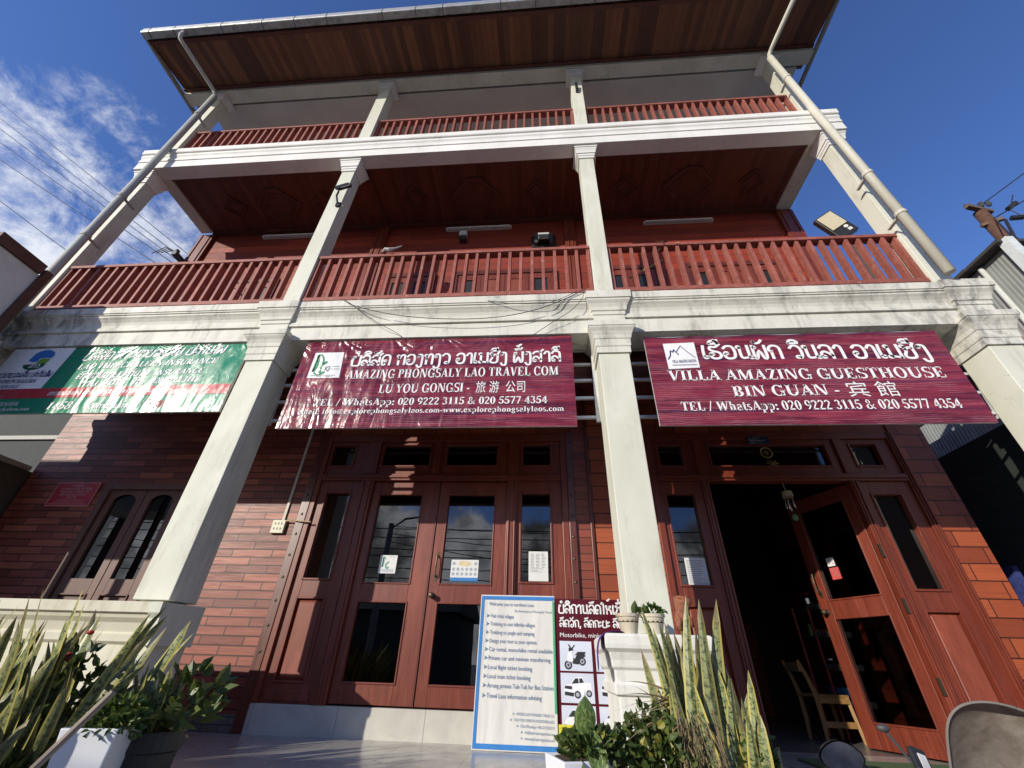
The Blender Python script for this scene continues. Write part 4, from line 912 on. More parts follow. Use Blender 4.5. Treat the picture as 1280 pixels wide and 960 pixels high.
for s, x0, z in (('AMAZING LAO PHONGSALY TRAVEL CO', -.26, .232), ('YOUR TOUR OPERATOR IN NORTHERN LAOS', -.28, .193), ('CALL/WhatsApp + 856 20 92223115', -.225, .155), ('info@explorephongsalylaos.com', -.19, .117), ('www.explorephongsalylaos.com', -.19, .079)):
    wt(s, x0, .05, z, .019)
    m.add([ln(p) for p in [(x0 - .03, 4.3555, z), (x0 - .014, 4.3555, z + .009), (x0 - .03, 4.3555, z + .018), (x0 - .025, 4.3555, z + .009)]], [(0, 1, 2, 3)])
m.build('lettering', P_INK, WB)
RB = thing('poster_board', 'dark maroon rental poster with pictures of a motorbike, pickups and vans, beside the pier', 'poster board', (.42, 4.38, 0))
ln = lean(4.38, 4.43, 0, 1.12)
lb(MB().box(.084, .76, 4.38, 4.392, .003, 1.105)).build('board', P_MAROON, RB)
m = MB()
place_text(m, lao('ບໍລິການລົດໃຫ້ເຊົ່າ', .17), .115, .74, .985, .985, .072, 4.377, 0, ln); place_text(m, lao('ລົດຈັກ, ລົດກະບະ ລົດຕູ້', .16), .12, .74, .875, .878, .055, 4.377, 0, ln)
place_text(m, sans('Motorbike, minivan, pickup'), .122, .70, .795, .797, .035, 4.377, 0, ln)
m.build('lettering', P_LET, RB)
cells = [(.115, .395, .545, .765), (.425, .70, .545, .765), (.115, .395, .325, .530), (.425, .70, .325, .530), (.115, .395, .055, .308), (.425, .70, .055, .308)]
def poly(mb, a, c, s, pts, y): mb.add([ln((a + x * s, y, c + z * s)) for x, z in pts], [tuple(range(len(pts)))])
def circ(mb, a, c, s, cx, cz, r, y, rz=None, n=14): poly(mb, a, c, s, [(cx + r * math.cos(2 * math.pi * i / n), cz + (rz or r) * math.sin(2 * math.pi * i / n)) for i in range(n)], y)
Y1, Y2, Y3, Y4 = 4.3745, 4.3735, 4.3725, 4.3715
def bike(a, c):
    s = .26
    for cx, cz, r in ((.27, .24, .13), (.74, .35, .12)): circ(dk, a, c, s, cx, cz, r, Y1); circ(gy, a, c, s, cx, cz, r * .62, Y2); circ(dk, a, c, s, cx, cz, r * .25, Y3)
    poly(dk, a, c, s, [(.42, .28), (.62, .26), (.70, .42), (.86, .50), (.80, .60), (.58, .56), (.50, .42), (.40, .46)], Y2)
    poly(wh, a, c, s, [(.22, .36), (.34, .32), (.44, .36), (.42, .60), (.48, .66), (.36, .70), (.26, .56)], Y3); poly(dk, a, c, s, [(.30, .62), (.46, .66), (.42, .74), (.30, .72)], Y4)
    poly(dk, a, c, s, [(.50, .52), (.84, .56), (.86, .62), (.6, .62)], Y3); poly(dk, a, c, s, [(.34, .72), (.28, .82), (.32, .83), (.38, .73)], Y3); poly(dk, a, c, s, [(.44, .72), (.52, .80), (.49, .82), (.41, .73)], Y3)
def pick(a, c):
    s = .28
    poly(wh, a, c, s, [(.10, .30), (.12, .46), (.30, .50), (.44, .66), (.66, .67), (.74, .54), (.92, .53), (.93, .34), (.86, .28), (.55, .20), (.2, .20)], Y1)
    poly(dk, a, c, s, [(.33, .50), (.45, .64), (.54, .64), (.55, .52)], Y2); poly(dk, a, c, s, [(.57, .52), (.57, .64), (.65, .64), (.71, .54)], Y2)
    poly(dk, a, c, s, [(.12, .38), (.34, .36), (.34, .44), (.13, .45)], Y2); poly(dk, a, c, s, [(.12, .22), (.38, .19), (.4, .28), (.12, .31)], Y2)
    for cx, r in ((.50, .095), (.84, .085)): circ(dk, a, c, s, cx, .24 + (cx - .5) * .1, r, Y3); circ(gy, a, c, s, cx, .24 + (cx - .5) * .1, r * .6, Y4)
def van(a, c):
    s = .28
    poly(wh, a, c, s, [(.08, .24), (.10, .46), (.20, .54), (.34, .72), (.60, .76), (.90, .70), (.94, .62), (.95, .34), (.60, .20), (.2, .18)], Y1)
    poly(dk, a, c, s, [(.20, .55), (.33, .70), (.48, .70), (.44, .56)], Y2); poly(dk, a, c, s, [(.47, .54), (.52, .68), (.58, .68), (.58, .53)], Y2); poly(dk, a, c, s, [(.62, .54), (.62, .69), (.90, .66), (.92, .56)], Y2)
    poly(dk, a, c, s, [(.09, .30), (.24, .28), (.24, .36), (.09, .38)], Y2); poly(dk, a, c, s, [(.12, .18), (.34, .16), (.36, .22), (.12, .24)], Y2)
    for cx, r in ((.46, .09), (.82, .08)): circ(dk, a, c, s, cx, .22 + (cx - .46) * .25, r, Y3); circ(gy, a, c, s, cx, .22 + (cx - .46) * .25, r * .6, Y4)
for (a, b, c, d), fn_, (px_, pz_) in zip(cells, (bike, bike, pick, pick, van, van), ((.115, .525), (.43, .53), (.113, .315), (.425, .32), (.112, .08), (.425, .08))):
    card = lb(MB().box(a, b, 4.3755, 4.379, c, d)).build('photo_card', P_PALE, RB)
    dk = MB(); wh = MB(); gy = MB(); fn_(px_, pz_)
    dk.build('dark_print', P_DK, card); wh.build('white_print', P_CAR, card); gy.build('grey_print', P_GREY, card)
YS = thing('small_sign', 'small yellow and green sign with blue letters at the foot of the rental poster', 'sign', (.16, 4.30, 0))
MB().box(.085, .27, 4.30, 4.306, .002, .19).build('board', P_YEL, YS); MB().box(.085, .27, 4.296, 4.2995, .002, .045).build('green_band', P_GREEN, YS)
m = MB(); place_text(m, sans('Com'), .11, .24, .08, .08, .07, 4.297); m.build('lettering', P_BLUE, YS)

# notices on the glass
CAM_SCALE = .9394
P_PAPER = plain('notice_paper', (.66, .67, .66), .6, var=.04); P_TXT = plain('notice_ink', (.22, .22, .23), .6); P_CREAM = plain('notice_cream', (.62, .50, .30), .5); P_REDC = plain('notice_red', (.50, .08, .07), .5)
def notice(label, x0, x1, z0, z1, kind, y=W + .035, fn=None):
    o = thing('notice', label, 'notice', ((x0 + x1) / 2, y, z0))
    a = MB().box(x0, x1, y - .003, y - .001, z0, z1)
    if fn: a.apply(fn)
    a.build('paper', P_REDC if kind == 'red' else P_PAPER, o)
    w, h = x1 - x0, z1 - z0; m = MB(); yy = y - .0045
    if kind == 'lines':
        z = z1 - h * .1
        while z > z0 + h * .15:
            e = random.uniform(.55, .92) * w; m.box(x0 + w * .08, x0 + e, yy, yy + .0005, z, z + h * .018); z -= h * .062
        if fn: m.apply(fn)
        m.build('writing', P_TXT, o)
    elif kind == 'cols':
        z = z1 - h * .1
        while z > z0 + h * .42:
            for k in range(3): m.box(x0 + w * (.1 + .28 * k), x0 + w * (.1 + .28 * k + random.uniform(.14, .22)), yy, yy + .0005, z, z + h * .016)
            z -= h * .05
        while z > z0 + h * .25: m.box(x0 + w * .1, x0 + w * random.uniform(.4, .8), yy, yy + .0005, z, z + h * .014); z -= h * .05
        m.build('writing', P_TXT, o)
    elif kind == 'leaf':
        for pts, wd in (([(.2, .35), (.22, .9), (.36, .78)], .05), ([(.22, .85), (.24, .55), (.2, .38)], .09), ([(.55, .62), (.42, .5), (.42, .36), (.5, .28), (.58, .32)], .09)): strokes(m, pts, wd, yy, x0, z0, h)
        m.build('logo', plain('notice_green', (.05, .28, .2), .5), o); q = MB()
        for k, (a_, b_) in enumerate(((.2, .9), (.15, .85), (.3, .95), (.5, .9))): q.box(x0 + w * a_, x0 + w * b_, yy, yy + .0005, z0 + h * (.2 - .06 * k) if k < 3 else z0 + h * .9, z0 + h * (.215 - .06 * k) if k < 3 else z0 + h * .915)
        q.build('writing', plain('notice_navy', (.10, .14, .32), .5), o)
    elif kind == 'photos':
        MB().box(x0, x1, yy, yy + .001, z0, z0 + h * .16).build('blue_band', P_BLUE, o)
        n = 14; c = MB(); c.add([(x0 + w * .5 + w * .24 * math.cos(2 * math.pi * i / n), yy, z0 + h * .82 + h * .13 * math.sin(2 * math.pi * i / n)) for i in range(n)], [tuple(range(n))]); c.build('photo_oval', P_CREAM, o)
        for row, zz in ((0, .55), (1, .33)):
            for k in range(6):
                cx = x0 + w * (.1 + .16 * k); m.add([(cx + w * .055 * math.cos(2 * math.pi * i / 10), yy, z0 + h * zz + h * .08 * math.sin(2 * math.pi * i / 10)) for i in range(10)], [tuple(range(10))])
        for cx in (.1, .9): m.add([(x0 + w * cx + w * .06 * math.cos(2 * math.pi * i / 10), yy, z0 + h * .82 + h * .08 * math.sin(2 * math.pi * i / 10)) for i in range(10)], [tuple(range(10))])
        m.build('photo_disc', P_GREY, o)
    elif kind in ('card', 'red'):
        for a_, b_ in ((.25, .75), (.5, .5), (.7, .25), (.3, .3)): m.box(x0 + w * a_, x0 + w * (a_ + .14), yy, yy + .0005, z0 + h * b_, z0 + h * (b_ + .12))
        if fn: m.apply(fn)
        m.build('mark', P_TXT if kind == 'red' else P_REDC, o)
    return o
notice('square white notice with a green leaf logo on the left door glass', -1.89, -1.69, 1.39, 1.583, 'leaf')
notice('wide notice with rows of round photos and a blue band on the door glass', -1.058, -.748, 1.325, 1.545, 'photos')
notice('tall white notice with columns of print on the narrow glass right of the doors', -.186, .03, 1.337, 1.645, 'cols')
notice('tall white typed sheet at the foot of the glass beside the open doorway', 1.515, 1.735, 1.30, 1.60, 'lines')
def onleaf(x0, x1, z0, z1, lab, kind): return notice(lab, x0, x1, z0, z1, kind, W + .034, fr_)
onleaf(2.96, 3.05, 1.63, 1.72, 'small white card stuck on the glass of the opened door', 'card'); onleaf(2.96, 3.07, 1.49, 1.615, 'small red card stuck below a white card on the opened door', 'red')
# red plaque, blue plate
PL = thing('wall_plaque', 'dark red plaque with pale lettering on the shaded plank wall under the green banner', 'plaque', (-6.15, W, 2.11))
MB().box(-6.46, -5.85, W - .014, W - .001, 2.115, 2.43).build('plate', plain('plaque_red', (.42, .025, .045), .35), PL)
m = MB().box(-6.46, -5.85, W - .017, W - .0145, 2.115, 2.122).box(-6.46, -5.85, W - .017, W - .0145, 2.423, 2.43).box(-6.46, -6.453, W - .017, W - .0145, 2.122, 2.423).box(-5.857, -5.85, W - .017, W - .0145, 2.122, 2.423)
for s, a, b, z, h in (('ປະກັນໄພ', -6.23, -6.08, 2.375, .022), ('ລາວເທບຈະເລີນ ປະກັນໄພ', -6.37, -5.93, 2.335, .021), ('ຕົວແທນຂາຍ ປະກັນໄພ ລາວ', -6.36, -5.95, 2.295, .021), ('ບໍລິການທ່ານ ດ້ວຍໃຈ', -6.35, -5.98, 2.255, .021), ('ຜົ້ງສາລີ', -6.22, -6.09, 2.222, .018)): place_text(m, lao(s, .12), a, b, z, z, h, W - .0155)
for s, a, b, z in (('LAOTHEPCHALERN INSURANCE', -6.34, -5.96, 2.19), ('LAOTHEPCHALERN PHONGSALY', -6.36, -5.94, 2.165), ('LAOTHEPCHALERN INSURANCE COMPANY', -6.42, -5.90, 2.138)): place_text(m, latin(s), a, b, z, z, .013, W - .0155)
m.build('lettering', plain('plaque_pale', (.62, .40, .38), .5), PL)
NP = thing('number_plate', 'small dark blue address plate with white lettering above the open doorway', 'plate', (2.66, W - .03, 2.96))
MB().box(2.53, 2.80, W - .042, W - .032, 2.93, 3.03).build('plate', plain('plate_blue', (.012, .02, .06), .35), NP)
m = MB()
for a, b, z, h in ((2.61, 2.70, 3.008, .008), (2.555, 2.65, 2.99, .010), (2.555, 2.75, 2.968, .015), (2.57, 2.61, 2.95, .009), (2.66, 2.70, 2.95, .009), (2.56, 2.64, 2.937, .008)): m.box(a, b, W - .044, W - .0425, z, z + h)
m.box(2.53, 2.80, W - .044, W - .0425, 2.93, 2.932).box(2.53, 2.80, W - .044, W - .0425, 3.028, 3.03).build('lettering', P_TXT, NP)

CAM_SCALE = 1.0
# ================================================================ LAMPS AND SMALL FITTINGS
def tube_light(x0, x1, z, label):
    o = thing('tube_light', label, 'tube light', ((x0 + x1) / 2, UW, z), 'tube lights on the balcony wall')
    MB().box(x0, x1, UW - .05, UW - .002, z - .02, z + .035).build('batten', plain('tube_batten', (.55, .54, .5), .5) if 'tube_batten' not in MATS else MATS['tube_batten'], o)
    MB().tube([(x0 + .03, UW - .07, z), (x1 - .03, UW - .07, z)], .016, 8).build('tube', plain('tube_glass', (.7, .7, .68), .3) if 'tube_glass' not in MATS else MATS['tube_glass'], o)
tube_light(-5.32, -4.10, 7.26, 'unlit white tube light on the balcony wall left of the second column'); tube_light(-1.74, -.52, 7.25, 'unlit white tube light on the balcony wall between the two middle columns'); tube_light(1.85, 3.06, 7.20, 'unlit white tube light on the balcony wall in the right hand bay')
LF = thing('flood_light', 'slim black flood lamp on a bent arm high on the second column', 'flood lamp', (-2.97, 3.48, 6.15))
MB().obox((-2.93, 3.36, 6.46), .09, .05, .24, (R(-15), R(33), 0)).build('housing', M_BLACK, LF, bevel=.006)
mm_ = MB(); mm_.obox((-2.905, 3.345, 6.45), .05, .012, .17, (R(-15), R(33), 0)); mm_.build('lens', plain('lamp_lens', (.42, .40, .36), .25), LF)
MB().tube([(-2.99, 3.498, 6.20), (-3.0, 3.45, 6.22), (-3.01, 3.40, 6.30), (-2.98, 3.37, 6.36)], .014, 8).box(-3.03, -2.96, 3.47, 3.498, 6.16, 6.24).tube([(-2.96, 3.49, 6.19), (-2.90, 3.49, 6.16)], .005, 6).build('arm', M_BLACK, LF)
LG = thing('flood_light', 'small dark lamp fitting near the top of the third column', 'flood lamp', (.72, 3.49, 9.4))
MB().obox((.725, 3.45, 9.60), .045, .05, .20, (R(8), R(-4), 0)).build('housing', M_BLACK, LG, bevel=.005)
MB().tube([(.72, 3.50, 9.46), (.72, 3.47, 9.47), (.725, 3.455, 9.53)], .014, 8).tube([(.73, 3.49, 9.45), (.79, 3.49, 9.42)], .006, 6).build('arm', M_BLACK, LG)
LC = thing('wall_lamp', 'small white box lamp with dark base on the balcony wall under a tube light', 'wall lamp', (-1.39, UW, 6.9))
MB().box(-1.46, -1.32, UW - .12, UW - .03, 6.98, 7.10).build('cover', plain('lamp_white', (.55, .6, .58), .4), LC, bevel=.01); MB().box(-1.45, -1.33, UW - .10, UW - .002, 6.88, 6.978).build('base', M_BLACK, LC, bevel=.008)
LD = thing('flood_light', 'wide black flood light with a pale lens on the wall left of the third column', 'flood lamp', (.06, UW, 6.7))
MB().box(-.15, .27, UW - .035, UW - .002, 6.66, 6.98).build('back_plate', M_BLACK, LD, bevel=.006)
MB().box(-.10, -.04, UW - .10, UW - .036, 6.70, 6.95).box(.16, .22, UW - .10, UW - .036, 6.70, 6.95).build('yoke', M_DGREY, LD)
ld = MB(); ld.obox((.06, UW - .14, 6.78), .19, .10, .13, (R(25), 0, 0)); ld.build('housing', M_BLACK, LD, bevel=.008)
ld = MB(); ld.obox((.06, UW - .20, 6.80), .19, .012, .03, (R(25), 0, 0)); ld.build('lens', M_STEEL, LD)
SF = thing('solar_flood_light', 'big tilted solar flood lamp above the right end of the balcony railing', 'flood lamp', (4.56, 4.3, 4.06))
_l = Vector((.46, 0, -.88)).normalized(); _n = Vector((-.15, -1, -.45)); _n = (_n - _l * _n.dot(_l)).normalized(); _s = _l.cross(_n)
def sl(mb): return mb.apply(lambda v: Vector((4.49, 4.24, 6.27)) + _l * v.x - _n * v.y + _s * v.z)
sl(MB().box(-.26, .26, .0, .09, -.14, .14)).build('housing', M_BLACK, SF, bevel=.01)
sl(MB().box(-.235, .07, -.012, -.001, -.115, .115)).build('lens', plain('led_lens', (.55, .50, .36), .35, var=.2, scale=60), SF)
m = sl(MB().lathe(0, 0, [(-.004, .03), (.0, .03)], 14).apply(lambda v: Vector((v.x + .12, -.008 + v.z * .5, v.y - .05))).box(.165, .215, -.012, -.001, -.08, -.03)); m.build('sensor', P_WHITE, SF)
MB().tube([(4.62, 4.32, 4.07), (4.62, 4.32, 5.9), (4.60, 4.30, 6.12)], .022, 8).build('post', M_DGREY, SF)
CAM_SCALE = .9394
CE = thing('cable_trunking', 'pale cable trunking running down to a white socket box left of the doors', 'socket', (-3.2, W, 1.8))
MB().box(-3.185, -3.155, W - .02, W - .001, 1.95, 3.4).build('trunking', plain('trunking_cream', (.5, .48, .4), .5), CE)
MB().box(-3.28, -3.12, W - .04, W - .001, 1.80, 1.955).build('socket_box', plain('socket_cream', (.56, .54, .40), .45), CE, bevel=.005)
q = MB()
for a in (-3.24, -3.20, -3.16):
    for zz in (1.84, 1.90): q.box(a - .006, a + .006, W - .043, W - .0395, zz, zz + .025)
q.build('socket_hole', M_DGREY, CE)
MB().tube([(-3.12, W - .035, 1.945), (-3.02, W - .05, 1.95), (-2.90, W - .06, 1.935), (-2.80, W - .05, 1.93)], .009, 6).build('cable_end', plain('cable_tan', (.5, .38, .25), .5), CE)
RN = thing('door_ornament', 'round brass ornament hanging in front of the glass over the open doorway', 'ornament', (2.72, W - .06, 2.6))
n = 20; q = MB().tube([(2.70 + .065 * math.cos(2 * math.pi * i / n), W - .065, 2.80 + .065 * math.sin(2 * math.pi * i / n)) for i in range(n + 1)], .008, 6, False).tube([(2.675, W - .065, 2.79), (2.70, W - .065, 2.83), (2.72, W - .065, 2.79), (2.69, W - .065, 2.77)], .008, 6); q.build('ring', plain('brass', (.30, .22, .09), .35, .8), RN)
q = MB()
for k in range(8):
    a = 2 * math.pi * k / 8; q.tube([(2.73, W - .065, 2.66), (2.73 + .07 * math.cos(a), W - .065, 2.66 + .05 * math.sin(a))], .007, 5)
q.build('flower', MATS['brass'], RN); MB().tube([(2.70, W - .05, 3.0), (2.70, W - .065, 2.865)], .003, 5).build('cord', M_BRONZE, RN)
WC = thing('wind_chime', 'small wind chime with metal tubes and a green charm hanging in the open doorway', 'wind chime', (2.86, W + .1, 2.0))
MB().tube([(2.83, W + .05, 2.46), (2.86, W + .08, 2.36)], .004, 5).lathe(2.86, W + .08, [(2.30, .06), (2.36, .055), (2.37, .02)], 12).build('cap', plain('chime_tan', (.32, .27, .15), .5), WC)
for k in range(5):
    a = 2 * math.pi * k / 5; MB().tube([(2.86 + .045 * math.cos(a), W + .08 + .045 * math.sin(a), 2.30), (2.86 + .045 * math.cos(a), W + .08 + .045 * math.sin(a), 2.17 - .02 * (k % 2))], .007, 6).build('chime_tube', M_CHROME, WC)
MB().tube([(2.86, W + .08, 2.3), (2.86, W + .08, 2.10)], .002, 4).ball((2.86, W + .08, 2.06), .035, 6, (1, .4, 1.1)).build('charm', plain('charm_green', (.06, .16, .05), .5), WC)
CAM_SCALE = 1.0
# cables loosely hung over the beam
def cable(label, pts, r=.0042):
    P = []
    for i in range(len(pts) - 1):
        p0, p1, p2, p3 = [Vector(pts[max(0, min(len(pts) - 1, j))]) for j in (i - 1, i, i + 1, i + 2)]
        for k in range(6):
            t = k / 6; P.append(.5 * ((2 * p1) + (p2 - p0) * t + (2 * p0 - 5 * p1 + 4 * p2 - p3) * t * t + (3 * p1 - p0 - 3 * p2 + p3) * t ** 3))
    P.append(Vector(pts[-1])); o = MB().tube(P, r, 6).build('cable', M_BLACK, None, loc=pts[0]); return tag(o, label, 'cable')
cable('long black cable sagging over the cornice above the travel banner', [(-2.33, 3.36, 4.08), (-2.10, 3.355, 3.94), (-1.55, 3.355, 3.78), (-.95, 3.36, 3.715), (-.45, 3.36, 3.73), (-.05, 3.355, 3.82), (.28, 3.35, 3.97), (.50, 3.335, 4.10)])
cable('thin black cable running down the cornice to the left part of the travel banner', [(-2.30, 3.36, 4.08), (-2.12, 3.355, 3.93), (-1.85, 3.37, 3.72), (-1.62, 3.42, 3.60), (-1.50, 3.43, 3.51)], .0032)
cable('thin black cable curving down the cornice beside the third column', [(.49, 3.335, 4.07), (.44, 3.345, 3.93), (.30, 3.37, 3.78), (.10, 3.40, 3.65), (-.10, 3.43, 3.51)], .0032)
cable('short black cable lying along the upper lip of the cornice', [(-.60, 3.358, 3.98), (-.35, 3.352, 3.92), (.0, 3.352, 3.90), (.18, 3.352, 3.95), (.40, 3.34, 4.06)], .0032)
# straw on railing, rag on the other
def tuft(name, label, cat, c, n, l, mat, w=.008, up=.5):
    q = MB(); c = Vector(c)
    for k in range(n):
        d = Vector((random.uniform(-1, 1), random.uniform(-.6, .6), random.uniform(-.4, up))).normalized(); p = c + Vector((random.uniform(-.06, .06), random.uniform(-.02, .02), 0)); s = d.orthogonal().normalized() * w
        q.add([p - s, p + s, p + d * l * .5 + s + Vector((0, 0, .01)), p + d * l * .5 - s + Vector((0, 0, .01)), p + d * l], [(0, 1, 2, 3), (3, 2, 4)])
    o = q.build(name, mat, None, loc=tuple(c)); return tag(o, label, cat)
M_STRAW = plain('dry_straw', (.42, .33, .16), .8)
tuft('straw_bundle', 'tuft of dry straw lying on the railing right of the third column', 'straw', (1.64, 3.58, 5.10), 26, .20, M_STRAW, .010, .9)
tag(MB().tube([(-2.10, 3.50, 5.08), (-2.06, 3.49, 5.12), (-2.0, 3.48, 5.10), (-1.93, 3.50, 5.15), (-1.86, 3.52, 5.22)], [.012, .03, .028, .014, .006], 8).build('knotted_rag', plain('rag_grey', (.4, .36, .36), .8), None, loc=(-2.1, 3.5, 5.08)), 'knotted grey rag tied on the middle bay railing', 'rag')
tag(MB().tube([(1.10, 3.66, 4.60), (1.62, 3.68, 4.98)], .012, 6).build('bamboo_stick', M_STRAW, None, loc=(1.1, 3.66, 4.6)), 'thin pale stick leaning behind the balusters right of the third column', 'stick')

# ================================================================ PLANTS
def snake_mat():
    k = Nt('snake_plant_leaf'); tc = k.n('ShaderNodeTexCoord'); sp = k.n('ShaderNodeSeparateXYZ'); k.L(tc.outputs['UV'], sp.inputs[0])
    mp = k.n('ShaderNodeMapping'); mp.inputs['Scale'].default_value = (2.2, 34, 1); k.L(tc.outputs['UV'], mp.inputs[0])
    b = k.noise(mp.outputs[0], 1.0, 4, .6, 1.2)
    c = k.mix(k.ramp(b, .42, .54), (.040, .066, .022), (.26, .29, .12))
    e = k.math('ABSOLUTE', k.math('SUBTRACT', sp.outputs['X'], .5), 0)
    c = k.mix(k.ramp(e, .33, .37), c, (.48, .41, .10))
    c = k.mix(k.ramp(k.island(), .35, 1, 0, .62), c, (.10, .095, .035))
    dr = k.math('MULTIPLY', k.ramp(sp.outputs['Y'], .80, 1.0), k.ramp(k.island(), .4, .9)); c = k.mix(dr, c, (.16, .10, .05))
    k.col(c).set(.42); k.b.inputs['Subsurface Weight'].default_value = 0; return k.m
M_SNAKE = snake_mat()
def leafmat(name, a, b, y=(.30, .28, .05)):
    k = Nt(name); c = k.mix(k.island(), a, b); c = k.mix(k.ramp(k.island(), .9, .96), c, y)
    k.col(c).set(.45); t = k.n('ShaderNodeBsdfTranslucent'); k.L(c, t.inputs[0]); mx = k.n('ShaderNodeMixShader'); mx.inputs[0].default_value = .25
    k.L(k.b.outputs[0], mx.inputs[1]); k.L(t.outputs[0], mx.inputs[2]); k.L(mx.outputs[0], k.out.inputs[0]); return k.m
M_LEAF = leafmat('bush_leaf', (.035, .065, .016), (.11, .15, .035)); M_LEAFB = leafmat('bright_leaf', (.04, .09, .018), (.13, .19, .04)); M_LEAFV = leafmat('variegated_leaf', (.05, .09, .02), (.16, .20, .05), (.5, .48, .18))
kh = Nt('heart_leaf'); th_ = kh.n('ShaderNodeTexCoord'); mh_ = kh.n('ShaderNodeMapping'); mh_.inputs['Scale'].default_value = (5, 7, 1); kh.L(th_.outputs['UV'], mh_.inputs[0])
kh.col(kh.mix(kh.ramp(kh.noise(mh_.outputs[0], 1.6, 5, .65, 1.2), .48, .62), (.055, .11, .025), (.26, .30, .10))).set(.4); M_HEART = kh.m
M_DRY = plain('dry_leaf', (.20, .15, .08), .8)
def strip(mb, base, tip, bend, w, seg=7, twist=0., prof=None, side=None):
    base = Vector(base); tip = Vector(tip); ax = tip - base; L_ = ax.length
    sd_ = Vector(side) if side else Vector((random.uniform(-1, 1), random.uniform(-.6, .6), 0))
    if sd_.length < .1: sd_ = Vector((1, 0, 0))
    sd_ = (sd_ - ax.normalized() * sd_.dot(ax.normalized())).normalized(); nrm = ax.normalized().cross(sd_)
    if mb.uv is None: mb.uv = []
    rows = []
    for i in range(seg + 1):
        t = i / seg; p = base + ax * t + Vector(bend) * (t * t) * L_
        ww = (prof or (lambda t: (.72 + .28 * math.sin(math.pi * min(1, t * 1.25))) * math.sqrt(max(.0006, 1 - max(0, (t - .52) / .48) ** 2.2))))(t) * w
        a = twist * t; s = sd_ * math.cos(a) + nrm * math.sin(a); n2 = ax.normalized().cross(s)
        rows.append((p - s * ww / 2, p + n2 * (-ww * .18), p + s * ww / 2, t))
    o = len(mb.v)
    for a, b, c, t in rows: mb.v += [tuple(a), tuple(b), tuple(c)]
    for i in range(seg):
        q = o + i * 3; t0, t1 = rows[i][3], rows[i + 1][3]
        mb.f += [(q, q + 1, q + 4, q + 3), (q + 1, q + 2, q + 5, q + 4)]
        mb.uv += [(0, t0), (.5, t0), (.5, t1), (0, t1), (.5, t0), (1, t0), (1, t1), (.5, t1)]
def snake(par, c, n, hmin, hmax, spread, lean_=.25, w=.06, bias=(0, 0)):
    mb = MB(); c = Vector(c)
    for k in range(n):
        a = random.uniform(0, 2 * math.pi); r = spread * math.sqrt(random.random()); b = c + Vector((r * math.cos(a), r * math.sin(a), 0))
        h = random.uniform(hmin, hmax); l = random.uniform(.05, lean_); tip = b + Vector((h * (l * math.cos(a) + bias[0]), h * (l * math.sin(a) + bias[1]), h))
        strip(mb, b, tip, (random.uniform(-.28, .28), random.uniform(-.2, .1), random.uniform(-.12, .02)), w * random.uniform(.75, 1.3), 8, random.uniform(-.6, .6), None, (1, random.uniform(-.8, .8), 0))
    return mb
def bushy(c, rx, ry, rz, n, l, w, fill=.35):
    mb = MB(); c = Vector(c)
    for k in range(n):
        while True:
            d = Vector((random.uniform(-1, 1), random.uniform(-1, 1), random.uniform(-1, 1)))
            if .05 < d.length <= 1: break
        d = d.normalized() * (fill + (1 - fill) * random.random() ** .5) * (1 + .22 * mnoise.noise(d * 2.3 + c * 3)); p = c + Vector((d.x * rx, d.y * ry, d.z * rz))
        o = (Vector((d.x, d.y, d.z * .6 + .35)) + Vector((random.gauss(0, .5), random.gauss(0, .5), random.gauss(0, .4)))).normalized(); s = o.orthogonal().normalized(); s = Matrix.Rotation(random.uniform(0, 6.28), 3, o) @ s
        ll = l * random.uniform(.6, 1.3); ww = w * random.uniform(.7, 1.2); up = s.cross(o) * ll * .12
        m1_ = p + o * ll * .5 - up * .4; mb.add([p, p + o * ll * .25 + s * ww * .42 + up, p + o * ll * .62 + s * ww * .40 + up, p + o * ll - up, p + o * ll * .62 - s * ww * .40 + up, p + o * ll * .25 - s * ww * .42 + up, m1_], [(0, 1, 6), (1, 2, 6), (2, 3, 6), (3, 4, 6), (4, 5, 6), (5, 0, 6)])
    return mb
def soil(par, x, y, z, r): MB().lathe(x, y, [(z - .03, r), (z, r), (z + .01, r * .6)], 14).build('soil', MATS.get('soil') or plain('soil', (.05, .035, .022), .95, var=.3, scale=40), par)
def round_pot(par, x, y, z, r0, r1, h, mat, name='pot'):
    o = MB().lathe(x, y, [(z, r0 * .92), (z, r0), (z + h * .82, r1 * .95), (z + h * .84, r1 * 1.04), (z + h, r1 * 1.06), (z + h, r1 * .95), (z + h - .035, r1 * .93)], 24).build(name, mat, par, smooth=False); return o
def square_pot(par, x, y, z, a0, a1, h, mat, rot):
    q = MB().loft(0, 0, [(0, a0 / 2), (h, a1 / 2), (h, a1 / 2 - .015), (h - .04, a1 / 2 - .018)], 0); q.apply(lambda v: Matrix.Rotation(rot, 3, 'Z') @ v + Vector((x, y, z))); return q.build('pot', mat, par, bevel=.006)
M_POTW = plain('white_pot_plastic', (.72, .74, .78), .4, var=.05, scale=4); M_POTB = plain('black_pot_plastic', (.018, .02, .022), .5); M_POTC = paint('cream_pot', (.60, .55, .44), (.34, .26, .16), .45, .75, False); M_TERRA = plain('clay_pot', (.28, .12, .06), .8)
